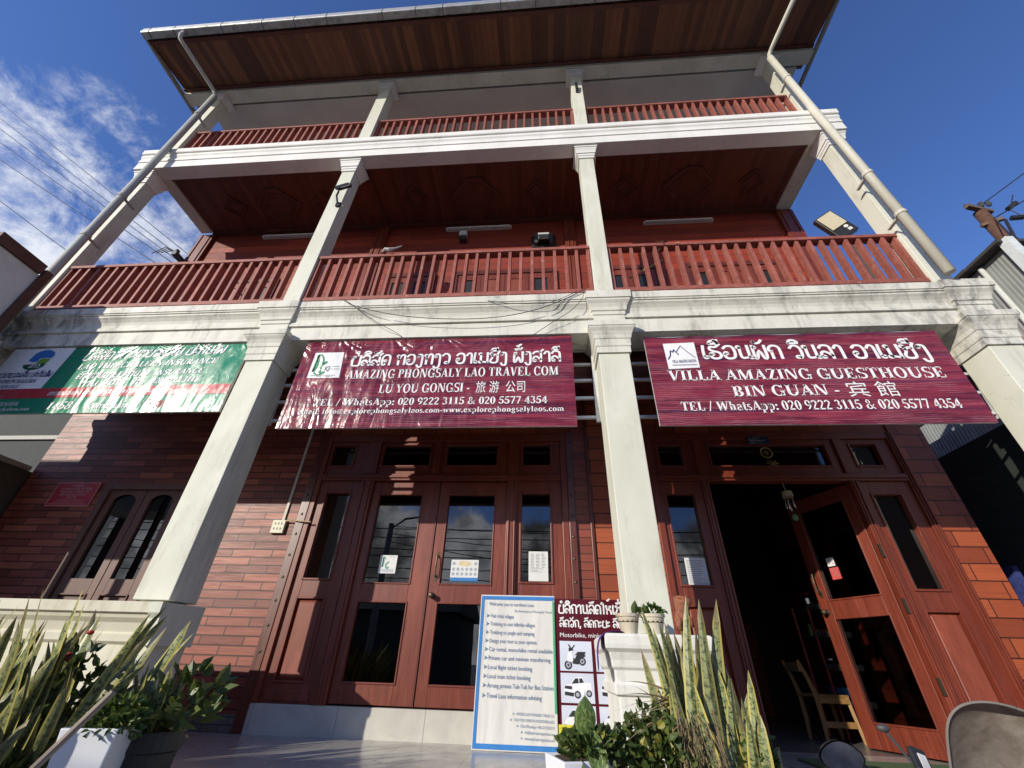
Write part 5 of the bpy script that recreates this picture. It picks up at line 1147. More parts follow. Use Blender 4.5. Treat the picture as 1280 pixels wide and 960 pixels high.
# left bed of snake plants
for (x, y, n, h0, h1, s, bias, lab) in ((-3.05, 2.72, 60, .30, .80, .27, (-.02, 0), 'clump of snake plants with yellow edged leaves at the left edge before the parapet'),
                                       (-2.62, 2.62, 52, .30, .82, .23, (.16, 0), 'tall snake plant clump with red flowers leaning right before the parapet')):
    o = thing('snake_plant', lab, 'plant', (x, y, -.35)); round_pot(o, x, y, -.349, .15, .19, .32, M_TERRA); soil(o, x, y, -.06, .17)
    f = snake(o, (x, y, -.06), n, h0, h1, s, .42, .072, bias); f.build('foliage', M_SNAKE, o, smooth=True); bushy((x + .05, y - .12, .02), .26, .14, .13, 260, .07, .045).build('undergrowth', M_LEAF, o)
    if 'red' in lab:
        for p in ((-2.45, 2.45, .56), (-2.52, 2.46, .46), (-2.49, 2.45, .44)): MB().ball(p, .016, 6, (1.2, 1, .7)).build('flower', MATS.get('red_petal') or plain('red_petal', (.42, .02, .02), .5), o)
        bushy((-2.48, 2.5, .34), .12, .1, .18, 90, .07, .05).build('broad_leaves', M_LEAF, o)
snake2 = thing('snake_plant', 'low snake plant leaves at the bottom left corner', 'plant', (-2.62, 2.30, -.35)); round_pot(snake2, -2.62, 2.30, -.349, .11, .15, .30, M_TERRA); soil(snake2, -2.62, 2.3, -.08, .13)
snake(snake2, (-2.62, 2.30, -.08), 22, .25, .50, .20, .5, .085, (-.05, 0)).build('foliage', M_SNAKE, snake2)
tag(MB().tube([(-2.30, 2.20, -.1), (-2.05, 2.32, .36)], .016, 8).build('garden_stake', plain('weathered_stick', (.30, .24, .19), .8), None, loc=(-2.3, 2.2, -.1)), 'weathered wooden stake leaning among the left snake plants', 'stake')
o = thing('potted_plant', 'tapered white square pot with small green leaves before the parapet', 'potted plant', (-2.17, 2.50, -.35)); square_pot(o, -2.17, 2.50, -.349, .15, .245, .525, M_POTW, R(14)); 
q = MB().loft(0, 0, [(0, .104), (.012, .104)]); q.apply(lambda v: Matrix.Rotation(R(14), 3, 'Z') @ v + Vector((-2.17, 2.50, .142))); q.build('soil', MATS['soil'], o)
bushy((-2.13, 2.50, .205), .14, .12, .09, 520, .042, .027).build('foliage', M_LEAFB, o)
o = thing('potted_plant', 'round black pot with striped and broad pale leaves behind the white square pot', 'potted plant', (-2.07, 2.72, -.35)); round_pot(o, -2.07, 2.72, -.349, .10, .138, .49, M_POTB); soil(o, -2.07, 2.72, .115, .12)
snake(o, (-2.13, 2.72, .12), 15, .16, .34, .09, .4, .055).build('striped_leaves', M_SNAKE, o)
bm_ = bushy((-1.96, 2.72, .27), .17, .12, .15, 80, .105, .062, .2); bm_.build('broad_leaves', M_LEAFV, o)
# right group before the pier
o = thing('potted_plant', 'white pot with one big heart shaped leaf at the foot of the rental poster', 'potted plant', (.27, 2.45, -.35)); square_pot(o, .27, 2.45, -.349, .17, .23, .50, M_POTW, R(20)); soil(o, .27, 2.45, .145, .11)
bushy((.33, 2.45, .185), .13, .11, .065, 380, .045, .034).build('foliage', M_LEAF, o)
q = MB(); strip(q, (.30, 2.38, .17), (.305, 2.36, .40), (.02, -.02, 0), .10, 8, .25, lambda t: 0 if t < .25 else math.sin(min(1, (t - .25) / .75 * 1.05 + .12) * math.pi) ** .8, (1, .1, 0)); strip(q, (.33, 2.36, .25), (.36, 2.33, .08), (.03, 0, 0), .085, 8, .2, lambda t: math.sin(min(1, t * .95 + .06) * math.pi) ** .8, (1, .2, 0)); q.build('heart_leaf', M_HEART, o, smooth=True)
o = thing('shrub', 'low dense shrub of small round leaves before the pier', 'shrub', (.62, 2.55, -.35)); round_pot(o, .62, 2.55, -.349, .14, .18, .36, M_TERRA); soil(o, .62, 2.55, -.02, .16)
bushy((.63, 2.55, .12), .21, .19, .20, 1400, .042, .036, .25).build('foliage', M_LEAF, o)
o = thing('snake_plant', 'tall banded snake plant standing upright right of the pier', 'plant', (.86, 2.58, -.35)); round_pot(o, .86, 2.58, -.349, .15, .19, .34, M_TERRA); soil(o, .86, 2.58, -.04, .17)
q = MB()
for k in range(72):
    bx = .86 + random.uniform(-.13, .20); by = 2.58 + random.uniform(-.13, .13); h = random.uniform(.36, .84) * (1.0 if bx < .92 else .70)
    strip(q, (bx, by, -.04), (bx + (bx - .86) * .25 + random.uniform(-.06, .05), by + random.uniform(-.08, .08), -.04 + h), (random.uniform(-.10, .10), 0, 0), .064 * random.uniform(.75, 1.2), 8, random.uniform(-.5, .5), None, (1, random.uniform(-.6, .6), 0))
q.build('foliage', M_SNAKE, o)
q = MB()
for k in range(16):
    a = random.uniform(R(150), R(215)); strip(q, (.74, 2.50, .30 + random.uniform(-.05, .1)), (.74 + .34 * math.cos(a) * random.uniform(.5, 1), 2.46 + .1 * math.sin(a), .36 + random.uniform(-.12, .14)), (0, 0, -.25), .014, 6, 0, lambda t: 1 - t)
for k in range(90):
    a = random.uniform(0, 6.28); r = random.uniform(.05, .14); strip(q, (.80 + .08 * math.cos(a), 2.42, .12 + random.uniform(-.05, .22)), (.80 + r * math.cos(a), 2.38 + .06 * math.sin(a), .02 + random.uniform(0, .28)), (0, 0, -.3), .008, 4, 0, lambda t: 1 - t)
q.build('dry_leaves', M_DRY, o)
o = thing('potted_plant', 'white pot with a short snake plant and lime leaves beside the doorway', 'potted plant', (1.11, 2.55, -.35)); round_pot(o, 1.11, 2.55, -.349, .08, .115, .455, M_POTW); soil(o, 1.11, 2.55, .08, .10)
snake(o, (1.13, 2.55, .09), 3, .06, .13, .04, .2, .055).build('striped_leaves', M_SNAKE, o); bushy((1.06, 2.55, .17), .08, .08, .11, 230, .035, .03).build('foliage', M_LEAFB, o)
# pots on the pier
for k, (x, lab) in enumerate(((.535, 'left cream clay pot with a drooping plant on top of the pier'), (.695, 'right cream clay pot with a bright succulent on top of the pier'))):
    o = thing('potted_plant', lab, 'potted plant', (x, 3.18, .76), 'pots standing on the pier'); round_pot(o, x, 3.18, .761, .050, .074, .115, M_POTC); soil(o, x, 3.18, .855, .066)
    if k == 0:
        q = MB()
        for j in range(7): a = random.uniform(0, 6.28); strip(q, (x, 3.18, .86), (x + .10 * math.cos(a), 3.16 + .06 * math.sin(a), .90 + random.uniform(-.03, .05)), (0, 0, -.6), .02, 6, 0, lambda t: 1 - t)
        strip(q, (x + .04, 3.17, .86), (x + .055, 3.16, .955), (0, 0, 0), .05, 6, 0, lambda t: math.sin(math.pi * min(1, t * .95 + .04)), (1, .2, 0)); q.build('foliage', M_LEAF, o)
    else: bushy((x, 3.18, .89), .075, .06, .035, 130, .04, .022).build('foliage', M_LEAFB, o)
# cloths
def drape(name, label, cat, cols, mat, loc):
    n = len(cols[0]); P = [p for c in cols for p in c]; F = [(i * n + j, i * n + j + 1, (i + 1) * n + j + 1, (i + 1) * n + j) for i in range(len(cols) - 1) for j in range(n - 1)]
    o = MB().add(P, F).build(name, mat, None, smooth=True, loc=loc); s = o.modifiers.new('s', 'SOLIDIFY'); s.thickness = .006; sb = o.modifiers.new('sub', 'SUBSURF'); sb.levels = sb.render_levels = 2
    return tag(o, label, cat)
drape('purple_cloth', 'purple cloth hanging over the left edge of the pier top', 'cloth', [[(.50, 3.10, .768), (.42, 3.09, .772), (.335, 3.07, .748), (.315, 3.06, .66), (.312, 3.06, .56)], [(.49, 3.22, .768), (.42, 3.21, .774), (.335, 3.19, .755), (.312, 3.17, .66), (.318, 3.15, .54)], [(.47, 3.33, .768), (.41, 3.34, .770), (.352, 3.33, .748), (.340, 3.31, .67), (.342, 3.30, .58)]], plain('purple_fabric', (.075, .018, .17), .85, var=.25, scale=14), (.42, 3.2, .77))
gl_ = MB().tube([(.838, 2.58, .648), (.840, 2.575, .69), (.852, 2.57, .735), (.862, 2.565, .775), (.866, 2.56, .80), (.862, 2.56, .792)], [.021, .030, .034, .042, .047, .036], 14)
gl_.tube([(.865, 2.55, .725), (.885, 2.545, .70), (.888, 2.545, .665)], [.013, .014, .008], 8).tube([(.835, 2.55, .70), (.822, 2.545, .675), (.824, 2.545, .645)], [.013, .013, .008], 8)
gl_.v = [tuple(Vector(v) + Vector((mnoise.noise(Vector(v) * 30), mnoise.noise(Vector(v) * 30 + Vector((7, 3, 1))), mnoise.noise(Vector(v) * 24 + Vector((1, 9, 4))))) * .010) for v in gl_.v]
tag(gl_.build('work_glove', plain('brown_knit', (.26, .10, .055), .9, var=.3, scale=60, bump=.5), None, smooth=True, loc=(.845, 2.6, .65)), 'slumped brown knitted glove pulled over the tip of the tall snake plant', 'glove')

for ob in list(COL.objects):
    if ob.parent is None and ob.name.split('.')[0] in ('snake_plant', 'potted_plant', 'shrub') and ob.location.z < -.3:
        ob.location.z += .10
        if ob.location.x > 0: ob.location.x -= .14
    elif ob.name == 'work_glove': ob.location += Vector((-.135, 0, .10))
    elif ob.name == 'garden_stake': ob.location.z += .06
# ================================================================ INSIDE THE OPEN DOORWAY
CHW = redwood('yellow_pine', (.24, .12, .04), (.42, .23, .08), .4, coat=.2)
o = thing('wooden_chair', 'light pine chair without arms standing just inside the open doorway', 'chair', (2.66, 5.75, 0))
sx, sy = 2.58, 5.55
MB().obox((2.70, 5.70, .44), .40, .40, .03, (0, 0, R(12))).build('seat', CHW, o, bevel=.006)
for (x, y, top, dx, dy) in ((2.90, 5.53, .43, .03, -.03), (2.88, 5.89, .43, .02, .02)): MB().tube([(x + dx, y + dy, .0), (x, y, top)], [.024, .028], 4).build('leg', CHW, o)
for (x, y) in ((2.52, 5.49), (2.50, 5.85)): MB().tube([(x - .03, y - .02, 0), (x, y, .2), (x, y, .45), (x - .04, y, .62), (x - .10, y + .01, .80)], [.022, .03, .032, .026, .02], 4).build('leg', CHW, o)
MB().box(2.53, 2.89, 5.50, 5.525, .37, .425).box(2.53, 2.89, 5.50, 5.525, .14, .20).build('stretcher', CHW, o); MB().box(2.41, 2.44, 5.50, 5.86, .68, .78).build('backrest', CHW, o)
o.scale = (.86, .86, .88); o.location.x += .31; o.location.y += .22
SR = thing('shelf_rack', 'red framed shelf rack with steel trays behind the opened door', 'shelf', (3.3, 6.3, 0)); M_RF = plain('red_enamel', (.38, .03, .02), .4)
for (x, y) in ((3.08, 6.05), (3.58, 6.05), (3.08, 6.42), (3.58, 6.42)): MB().tube([(x, y, 0), (x, y, 1.28)], .013, 8).build('post', M_RF, SR)
for z in (.28, .62, .95, 1.24): MB().box(3.07, 3.59, 6.04, 6.43, z, z + .012).box(3.07, 3.59, 6.036, 6.042, z, z + .06).build('tray', zinc('tray_steel', (.26, .26, .25), .35) if 'tray_steel' not in MATS else MATS['tray_steel'], SR)
def dish(name, lab, cat, x, y, z, prof, mat, n=16):
    return tag(MB().lathe(x, y, [(z + a, r) for a, r in prof], n).build(name, mat, None, loc=(x, y, z), smooth=False), lab, cat)
po = dish('steel_pot', 'steel pot with a red knob lid on the top shelf of the red rack', 'pot', 3.20, 6.20, 1.253, [(0, .075), (.12, .08), (.125, .085), (.15, .05), (.16, .012)], M_CHROME); MB().ball((3.20, 6.20, 1.43), .022, 6).build('lid_knob', M_RF, po)
dish('steel_bowl', 'bright steel bowl on the second lowest shelf of the red rack', 'bowl', 3.24, 6.2, .633, [(0, .06), (.08, .11), (.10, .115), (.09, .10)], M_CHROME)
dish('basin', 'blue plastic basin on the lowest shelf of the red rack', 'basin', 3.30, 6.22, .293, [(0, .12), (.16, .19), (.17, .20), (.165, .18)], plain('blue_plastic', (.03, .11, .26), .4), 20)
fr0 = MB()
oranges = []
for k, (x, y) in enumerate(((3.15, 6.12), (3.24, 6.14), (3.31, 6.11), (3.38, 6.13), (3.20, 6.2))):
    f = tag(MB().ball((x, y, .999), .036, 8).build('fruit', plain('fruit_skin', (.60, .22, .03), .5, var=.4, scale=10) if 'fruit_skin' not in MATS else MATS['fruit_skin'], None, loc=(x, y, .963), smooth=True), 'orange fruit lying on the second highest tray of the red rack', 'fruit', 'fruit on the red rack')
dish('jar', 'small green jar at the left end of the fruit tray', 'jar', 3.12, 6.2, .963, [(0, .035), (.10, .035), (.11, .028), (.13, .028)], plain('jar_green', (.10, .14, .02), .3))
for ob in list(COL.objects):
    if ob.name.split('.')[0] in ('shelf_rack', 'steel_pot', 'steel_bowl', 'basin', 'fruit', 'jar') and ob.parent is None: ob.location.x += .13
for k, (x, z, w_, h_) in enumerate(((2.55, 1.42, .16, .22), (2.78, 1.40, .15, .20))):
    o = tag(MB().box(x, x + w_, 8.935, 8.948, z, z + h_).build('wall_notice', P_PALE, None, loc=(x, 8.94, z)), ('left' if k == 0 else 'right') + ' of two pale notices on the dark back wall inside the doorway', 'notice')
o = thing('cabinet', 'dark red panelled cabinet standing inside the doorway under two pale notices', 'cabinet', (2.7, 8.6, 0)); MB().box(1.9, 3.5, 8.45, 8.93, .003, 1.25).build('carcass', M_RED, o, bevel=.01)
for k in range(4): MB().box(1.93 + .39 * k, 2.29 + .39 * k, 8.43, 8.449, .08, 1.18).build('door', M_REDD, o, bevel=.006)
# floor mat
tag(MB().box(2.0, 3.2, 4.10, 4.62, .004, .016).build('door_mat', plain('green_mat', (.07, .12, .04), .95, var=.3, scale=60), None, loc=(2.6, 4.36, .004)), 'green grass mat on the tiles before the open doorway', 'mat')

# ================================================================ MOTORBIKE
MBK = thing('motorbike', 'parked motorbike with a dusty tinted windshield and round mirrors at the lower right', 'motorbike', (1.52, 1.75, -.8))
def torus(mb, cx, cy, cz, r, rr, n=28): mb.tube([(cx, cy + r * math.cos(2 * math.pi * i / n), cz + r * math.sin(2 * math.pi * i / n)) for i in range(n + 1)], rr, 10, False)
for yy, nm in ((2.36, 'front'), (1.08, 'rear')):
    q = MB(); torus(q, 1.52, yy, -.50, .245, .05); wh_ = q.build('wheel', plain('tyre_rubber', (.02, .02, .02), .8) if 'tyre_rubber' not in MATS else MATS['tyre_rubber'], MBK, smooth=True)
    q = MB(); torus(q, 1.52, yy, -.50, .20, .018); 
    for k in range(10): a = 2 * math.pi * k / 10; q.tube([(1.52, yy, -.5), (1.52, yy + .2 * math.cos(a), -.5 + .2 * math.sin(a))], .004, 5)
    q.tube([(1.45, yy, -.5), (1.59, yy, -.5)], .03, 10); q.build('rim', M_CHROME, wh_)
q = MB().tube([(1.46, 2.36, -.5), (1.46, 2.22, .0), (1.47, 2.12, .12)], .02, 8).tube([(1.58, 2.36, -.5), (1.58, 2.22, .0), (1.57, 2.12, .12)], .02, 8); q.build('fork', M_CHROME, MBK)
def skinbox(name, prof, w0, mat, par):     # body shells lofted along Y : (y, z, half width, half height)
    P = []; n = 12
    for y, z, hw, hh in prof: P += [(1.52 + hw * math.cos(2 * math.pi * j / n), y, z + hh * math.sin(2 * math.pi * j / n)) for j in range(n)]
    F = [(i * n + j, i * n + (j + 1) % n, (i + 1) * n + (j + 1) % n, (i + 1) * n + j) for i in range(len(prof) - 1) for j in range(n)] + [tuple(range(n))[::-1], tuple((len(prof) - 1) * n + j for j in range(n))]
    return MB().add(P, F).build(name, mat, par, smooth=True)
M_BODY = plain('dark_blue_bodywork', (.02, .03, .06), .25)
skinbox('body', [(2.16, .02, .06, .10), (2.05, -.02, .10, .17), (1.9, -.22, .11, .16), (1.6, -.30, .12, .12), (1.3, -.2, .13, .14), (1.0, -.08, .12, .12), (.86, -.02, .05, .05)], 0, M_BODY, MBK)
skinbox('seat', [(1.78, -.04, .05, .03), (1.65, .0, .11, .05), (1.3, .04, .12, .05), (1.0, .08, .11, .05), (.9, .1, .05, .03)], 0, plain('black_vinyl', (.02, .02, .02), .5), MBK)
skinbox('headlight', [(2.24, .10, .02, .02), (2.2, .12, .09, .075), (2.12, .14, .11, .10), (2.02, .17, .08, .06), (1.98, .18, .03, .03)], 0, M_BODY, MBK)
MB().tube([(1.14, 1.90, .24), (1.22, 1.93, .25), (1.35, 2.02, .24), (1.52, 2.06, .23), (1.69, 2.02, .24), (1.82, 1.93, .25), (1.90, 1.90, .24)], .014, 10).build('handlebar', M_DGREY, MBK, smooth=True)
for s in (-1, 1):
    MB().tube([(1.52 + s * .40, 1.89, .24), (1.52 + s * .28, 1.94, .252)], .02, 10).build('grip', M_BLACK, MBK, smooth=True)
    MB().tube([(1.52 + s * .26, 1.98, .25), (1.52 + s * .36, 2.0, .27), (1.52 + s * .43, 1.98, .27)], .006, 6).ball((1.52 + s * .43, 1.98, .27), .011, 6).build('brake_lever', M_CHROME, MBK)
    MB().tube([(1.52 + s * .29, 1.95, .26), (1.52 + s * .40, 1.97, .30), (1.52 + s * .50, 1.97, .345)], .007, 8).build('mirror_stalk', M_BLACK, MBK)
    c = Vector((1.52 + s * .525, 1.96, .345)); n = 16
    rim = [(c.x + .062 * math.cos(2 * math.pi * i / n) * (1 + .15 * math.cos(4 * math.pi * i / n)), c.y, c.z + .052 * math.sin(2 * math.pi * i / n)) for i in range(n)]
    q = MB().add(rim + [(a, b + .03, d) for a, b, d in [((p[0] - c.x) * .8 + c.x, p[1], (p[2] - c.z) * .8 + c.z) for p in rim]], [(i, (i + 1) % n, n + (i + 1) % n, n + i) for i in range(n)] + [tuple(range(n, 2 * n))]); q.apply(lambda v: c + Matrix.Rotation(R(8) * s, 3, 'Z') @ Matrix.Rotation(R(16), 3, 'X') @ (v - c)); mr = q.build('mirror', M_BLACK, MBK)
    q = MB().add([((p[0] - c.x) * .92 + c.x, p[1] - .001, (p[2] - c.z) * .92 + c.z) for p in rim], [tuple(range(n))]); q.apply(lambda v: c + Matrix.Rotation(R(8) * s, 3, 'Z') @ Matrix.Rotation(R(16), 3, 'X') @ (v - c)); q.build('mirror_glass', plain('mirror_silver', (.55, .56, .56), .12, 1.0, .3, 25) if 'mirror_silver' not in MATS else MATS['mirror_silver'], mr)
    MB().tube([(1.52 + s * .20, 2.0, .25), (1.52 + s * .27, 2.02, .34), (1.52 + s * .31, 2.03, .415)], .005, 6).ball((1.52 + s * .315, 2.03, .425), .016, 8, (1.3, 1, .8)).build('turn_signal', M_DGREY, MBK)
sc_ = MB(); sc_.obox((1.225, 1.93, .350), .055, .025, .075, (R(-25), R(18), R(10))); sc_.build('phone_holder', M_BLACK, MBK, bevel=.012)
sc_ = MB(); sc_.obox((1.227, 1.914, .350), .024, .004, .042, (R(-25), R(18), R(10))); sc_.build('sticker', P_WHITE, MBK)
# windshield : curved, dusty tinted sheet
kw = Nt('dusty_windshield'); fz = kw.noise(kw.pos(), 9, 8, .7, .8); fz2 = kw.noise(kw.pos((1, 1, 3)), 40, 5, .6)
kw.col(kw.mix(kw.ramp(fz, .35, .7), (.22, .19, .155), (.36, .32, .275))).set(.4); trp = kw.n('ShaderNodeBsdfTransparent'); trp.inputs[0].default_value = (.50, .42, .36, 1); mxw = kw.n('ShaderNodeMixShader')
kw.L(kw.ramp(kw.math('ADD', fz, kw.math('MULTIPLY', fz2, .3)),   .3, .9, .42, .78), mxw.inputs[0]); kw.L(trp.outputs[0], mxw.inputs[1]); kw.L(kw.b.outputs[0], mxw.inputs[2]); kw.L(mxw.outputs[0], kw.out.inputs[0])
nx, nz = 28, 28; P = []
for j in range(nz + 1):
    v = 1 - (1 - j / nz) ** 2.2
    for i in range(nx + 1):
        u = i / nx * 2 - 1
        hw = .125 + .085 * v ** .7
        if v > .5: hw *= max(.0004, 1 - ((v - .5) / .5) ** 2.6) ** .5
        x = u * hw; zz = .335 * v - .16; a = R(17)
        P.append((1.515 + x * math.cos(a) + zz * math.sin(a), 2.07 - .14 * v - .05 * u * u, .335 - x * math.sin(a) + zz * math.cos(a)))
F = [(j * (nx + 1) + i, j * (nx + 1) + i + 1, (j + 1) * (nx + 1) + i + 1, (j + 1) * (nx + 1) + i) for j in range(nz) for i in range(nx)]
ws = MB().add(P, F).build('windshield', kw.m, MBK, smooth=True); sdm = ws.modifiers.new('s', 'SOLIDIFY'); sdm.thickness = .004
edge_ = [P[j * (nx + 1)] for j in range(nz + 1)] + [P[nz * (nx + 1) + i] for i in range(1, nx + 1)] + [P[j * (nx + 1) + nx] for j in range(nz - 1, -1, -1)]
MB().tube([p for k, p in enumerate(edge_) if k == 0 or (Vector(p) - Vector(edge_[k - 1])).length > .002], .004, 6).build('windshield_edge', plain('edge_plastic', (.20, .18, .16), .5), ws)
MB().tube([(1.44, 2.02, .23), (1.47, 2.0, .30)], .012, 8).tube([(1.58, 2.02, .23), (1.56, 2.0, .30)], .012, 8).build('windshield_bracket', M_CHROME, MBK)
MB().box(1.56, 1.72, .88, .90, -.18, -.06).build('number_plate', P_WHITE, MBK); MB().tube([(1.62, 1.9, -.55), (1.64, 1.5, -.6), (1.66, 1.0, -.5), (1.66, .8, -.46)], [.02, .025, .04, .045], 10).build('exhaust', M_CHROME, MBK)

# ================================================================ NEIGHBOURS, POLES, WIRES
M_BRN = redwood('brown_stained_timber', (.05, .018, .012), (.11, .04, .025), .55, coat=0); M_WPANEL = plain('grey_white_panel', (.55, .55, .54), .7, var=.08, scale=5, bump=.3)
KI = thing('sign_tower', 'white panelled roof corner framed in dark brown timber at the left edge', 'shop roof', (-6.6, 2.85, -.8))
MB().box(-7.2, -6.10, 2.60, 3.13, 2.45, 4.36).build('panel', M_WPANEL, KI)
MB().box(-6.16, -6.06, 2.56, 3.06, 4.362, 4.50).box(-7.3, -6.162, 2.56, 3.06, 4.362, 4.50).build('roof_beam', M_BRN, KI)
MB().box(-6.098, -6.05, 3.075, 3.155, -.8, 4.45).build('post', M_BRN, KI); MB().box(-7.2, -7.12, 2.62, 2.70, -.8, 2.45).build('post', M_BRN, KI)
MB().box(-6.09, -6.055, 2.60, 2.68, -.8, 2.45).build('post', M_BRN, KI)
CAM_SCALE = .9394
LW = thing('neighbour_wall', 'low dark side wall with a pale coping strip left of the red plaque', 'wall', (-7.2, 4.6, 0))
MB().box(-7.22, -7.06, 4.42, 6.5, -.8, 2.60).build('wall', M_DARKIN, LW); M_STRIP = plain('pale_strip', (.34, .33, .29), .6)
MB().box(-7.06, -7.03, 4.42, 4.945, 2.60, 2.66).build('coping', M_STRIP, LW)
CAM_SCALE = 1.0
LH = thing('neighbour_house', 'grey panelled house wall with pale frame strips behind the left end of the green banner', 'house', (-9, 6.6, -.8))
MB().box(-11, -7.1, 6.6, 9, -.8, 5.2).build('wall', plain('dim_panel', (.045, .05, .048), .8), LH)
for z in (3.0, 3.9): MB().box(-11, -7.1, 6.56, 6.598, z, z + .08).build('frame_strip', M_STRIP, LH)
for x in (-7.2, -8.1, -9.0): MB().box(x, x + .08, 6.565, 6.598, 3.08, 3.9).build('frame_strip', M_STRIP, LH)
def corr(name, c):
    k = Nt(name); f = k.noise(k.pos((1, 1, .3)), 3, 6); k.col(k.mix(k.ramp(f, .35, .7), c, tuple(x * .7 for x in c))).set(.45, .3)
    wv = k.n('ShaderNodeTexWave', wave_type='BANDS', bands_direction='Y'); wv.inputs['Scale'].default_value = 6.0; k.L(k.pos(), wv.inputs[0]); k.bump(wv.outputs['Fac'], .3, .02); return k.m
NF = thing('house', 'unseen flat white block added beyond the left picture edge to shade the left bay', 'house', (-12.5, -1.5, -.8))  # added out of view; footprint follows the sun to shade the left bay
MB().ext_z([(-9.3, 1.0), (-16, 1.0), (-16, -4), (-14.65, -4)], -.8, 4.33).build('wall', M_WPANEL, NF); MB().ext_z([(-9.28, 1.03), (-16.1, 1.03), (-16.1, -4.1), (-14.72, -4.1)], 4.33, 4.43).build('roof', plain('slab_grey', (.3, .3, .28), .8), NF); MB().box(-11.5, -10.2, 1.0, 1.03, .3, 1.8).build('window', M_DGREY, NF)
NB = thing('neighbour_shed', 'grey corrugated metal shed rising behind the right hand column', 'shed', (7.4, 6.0, -.8))
MB().box(6.2, 9.0, 4.05, 8.5, -.8, 5.40).build('metal_wall', corr('corrugated_sheet', (.42, .44, .42)), NB)
q = MB()
for y in (4.42, 5.0, 5.6): q.tube([(6.17, y, 2.9), (6.17, y, 5.38)], .03, 8)
q.build('white_rib', plain('rib_white', (.55, .56, .53), .5), NB)
MB().box(6.12, 6.22, 3.93, 4.045, 2.9, 5.45).build('corner_board', plain('corner_white', (.62, .66, .66), .5), NB)
q = MB()
for k in range(9): q.box(6.05 + .01 * (k % 2), 9.1, 4.0 + .52 * k - .02, 4.0 + .52 * k + .47, 5.41 + .015 * (k % 2), 5.455 + .02 * (k % 3))
q.build('roof_tile', plain('dark_roof_tile', (.05, .045, .042), .7), NB)
MB().box(5.75, 9.0, 4.72, 4.80, 4.20, 4.42).build('red_beam', M_RF, NB)
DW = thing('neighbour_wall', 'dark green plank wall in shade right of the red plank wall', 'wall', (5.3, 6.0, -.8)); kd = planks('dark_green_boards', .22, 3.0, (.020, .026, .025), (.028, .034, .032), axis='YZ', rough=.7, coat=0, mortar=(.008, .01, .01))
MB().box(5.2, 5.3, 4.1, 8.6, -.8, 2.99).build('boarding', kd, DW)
DS = thing('side_yard_screen', 'pale striped sheet screen above the dark green wall', 'screen', (5.9, 7.0, 2.9)); MB().box(5.9, 5.95, 4.3, 9.0, 3.0, 3.55).build('sheet', corr('pale_sheet', (.5, .5, .46)), DS); MB().box(5.34, 5.38, 4.3, 9, 3.55, 3.9).build('dark_rail', M_DARKIN, DS)
LN = tag(MB().box(5.06, 5.12, 5.25, 5.65, .9, 1.62).build('blue_sheet', plain('blue_tarp', (.03, .04, .16), .6, var=.5, scale=8), None, loc=(5.09, 5.45, .9)), 'dark blue tarpaulin hanging at the right end of the red wall', 'tarpaulin')
UP = thing('utility_pole', 'rusty brown utility pole with wires behind the corrugated shed', 'utility pole', (10.83, 7.0, -.8))
MB().tube([(10.82, 7.0, -.8), (10.85, 7.0, 6.0), (10.87, 7.0, 10.2)], [.15, .14, .12], 14).build('pole', plain('rusty_steel', (.10, .045, .025), .75, var=.35, scale=8), UP, smooth=True)
MB().obox((10.82, 6.93, 10.22), .62, .10, .10, (0, R(12), R(10))).obox((10.85, 6.95, 9.72), .42, .08, .08, (0, R(-8), R(-20))).build('cross_arm', plain('weathered_arm', (.14, .09, .055), .8), UP)
q = MB()
for dx, dz in ((-.25, .02), (.1, .08), (.28, .1)): q.lathe(10.82 + dx, 6.9, [(10.2 + dz, .03), (10.26 + dz, .06), (10.3 + dz, .03), (10.34 + dz, .05), (10.37 + dz, .02)], 10)
q.build('insulator', M_DGREY, UP)
def wire(name, label, a, b, sag, r=.012, grp=None, n=18):
    a = Vector(a); b = Vector(b); P = [a + (b - a) * (i / n) - Vector((0, 0, sag * 4 * (i / n) * (1 - i / n))) for i in range(n + 1)]
    o = MB().tube(P, r, 6).build(name, M_BLACK, None, loc=tuple(a)); return tag(o, label, 'wire', grp)
wire('power_wire', 'upper wire running off to the right from the rusty pole top', (10.9, 6.95, 10.35), (20, 4, 17.2), .3, .014)
wire('power_wire', 'wire with black joint running right from below the rusty pole top', (10.95, 6.95, 9.85), (20, 3, 15.0), .3, .014)
wire('power_wire', 'slack wire looping down from the rusty pole to the shed roof', (10.9, 6.9, 9.8), (6.6, 4.2, 5.46), .25, .012)
tg = MB().tube([(10.95, 6.8, 9.6), (10.7, 6.75, 8.9), (10.9, 6.75, 8.2), (10.8, 6.8, 7.4)], .03, 6).tube([(11.25, 6.8, 10.0), (11.45, 6.75, 10.15)], .06, 8).tube([(11.1, 6.8, 9.65), (11.3, 6.75, 9.6)], .06, 8).tube([(11.5, 6.7, 10.4), (11.2, 6.75, 9.9), (11.6, 6.7, 8.7), (12.0, 6.6, 8.2)], .012, 6); tg.build('wire_tangle', M_BLACK, UP)
def P_(U, V, Y):
    d = cr * ((U - 640) / 522.07) - cu * ((V - 480) / 522.07) + cf; return tuple(Vector((0, 0, .58)) + d * (Y / d.y))
for k, (v0, u1, v1) in enumerate(((118, 244, 324), (140, 236, 328), (155, 232, 332), (175, 228, 336), (198, 210, 338))):
    a = Vector(P_(-60, v0 - 40, 14)); b = Vector(P_(u1, v1, 16)); wire('power_wire', 'thin black power line crossing the sky at the upper left', a, b + (b - a) * .12, .12, .026, 'power lines across the left sky')
wire('power_wire', 'lowest power line of the left sky, ending behind the brown timber roof', P_(-40, 220, 14), P_(90, 318, 15), .05, .024)
IB = thing('insulator_bracket', 'small bracket with wire stubs at the left corner of the upper wall', 'bracket', (-6.66, 4.6, 6.6))
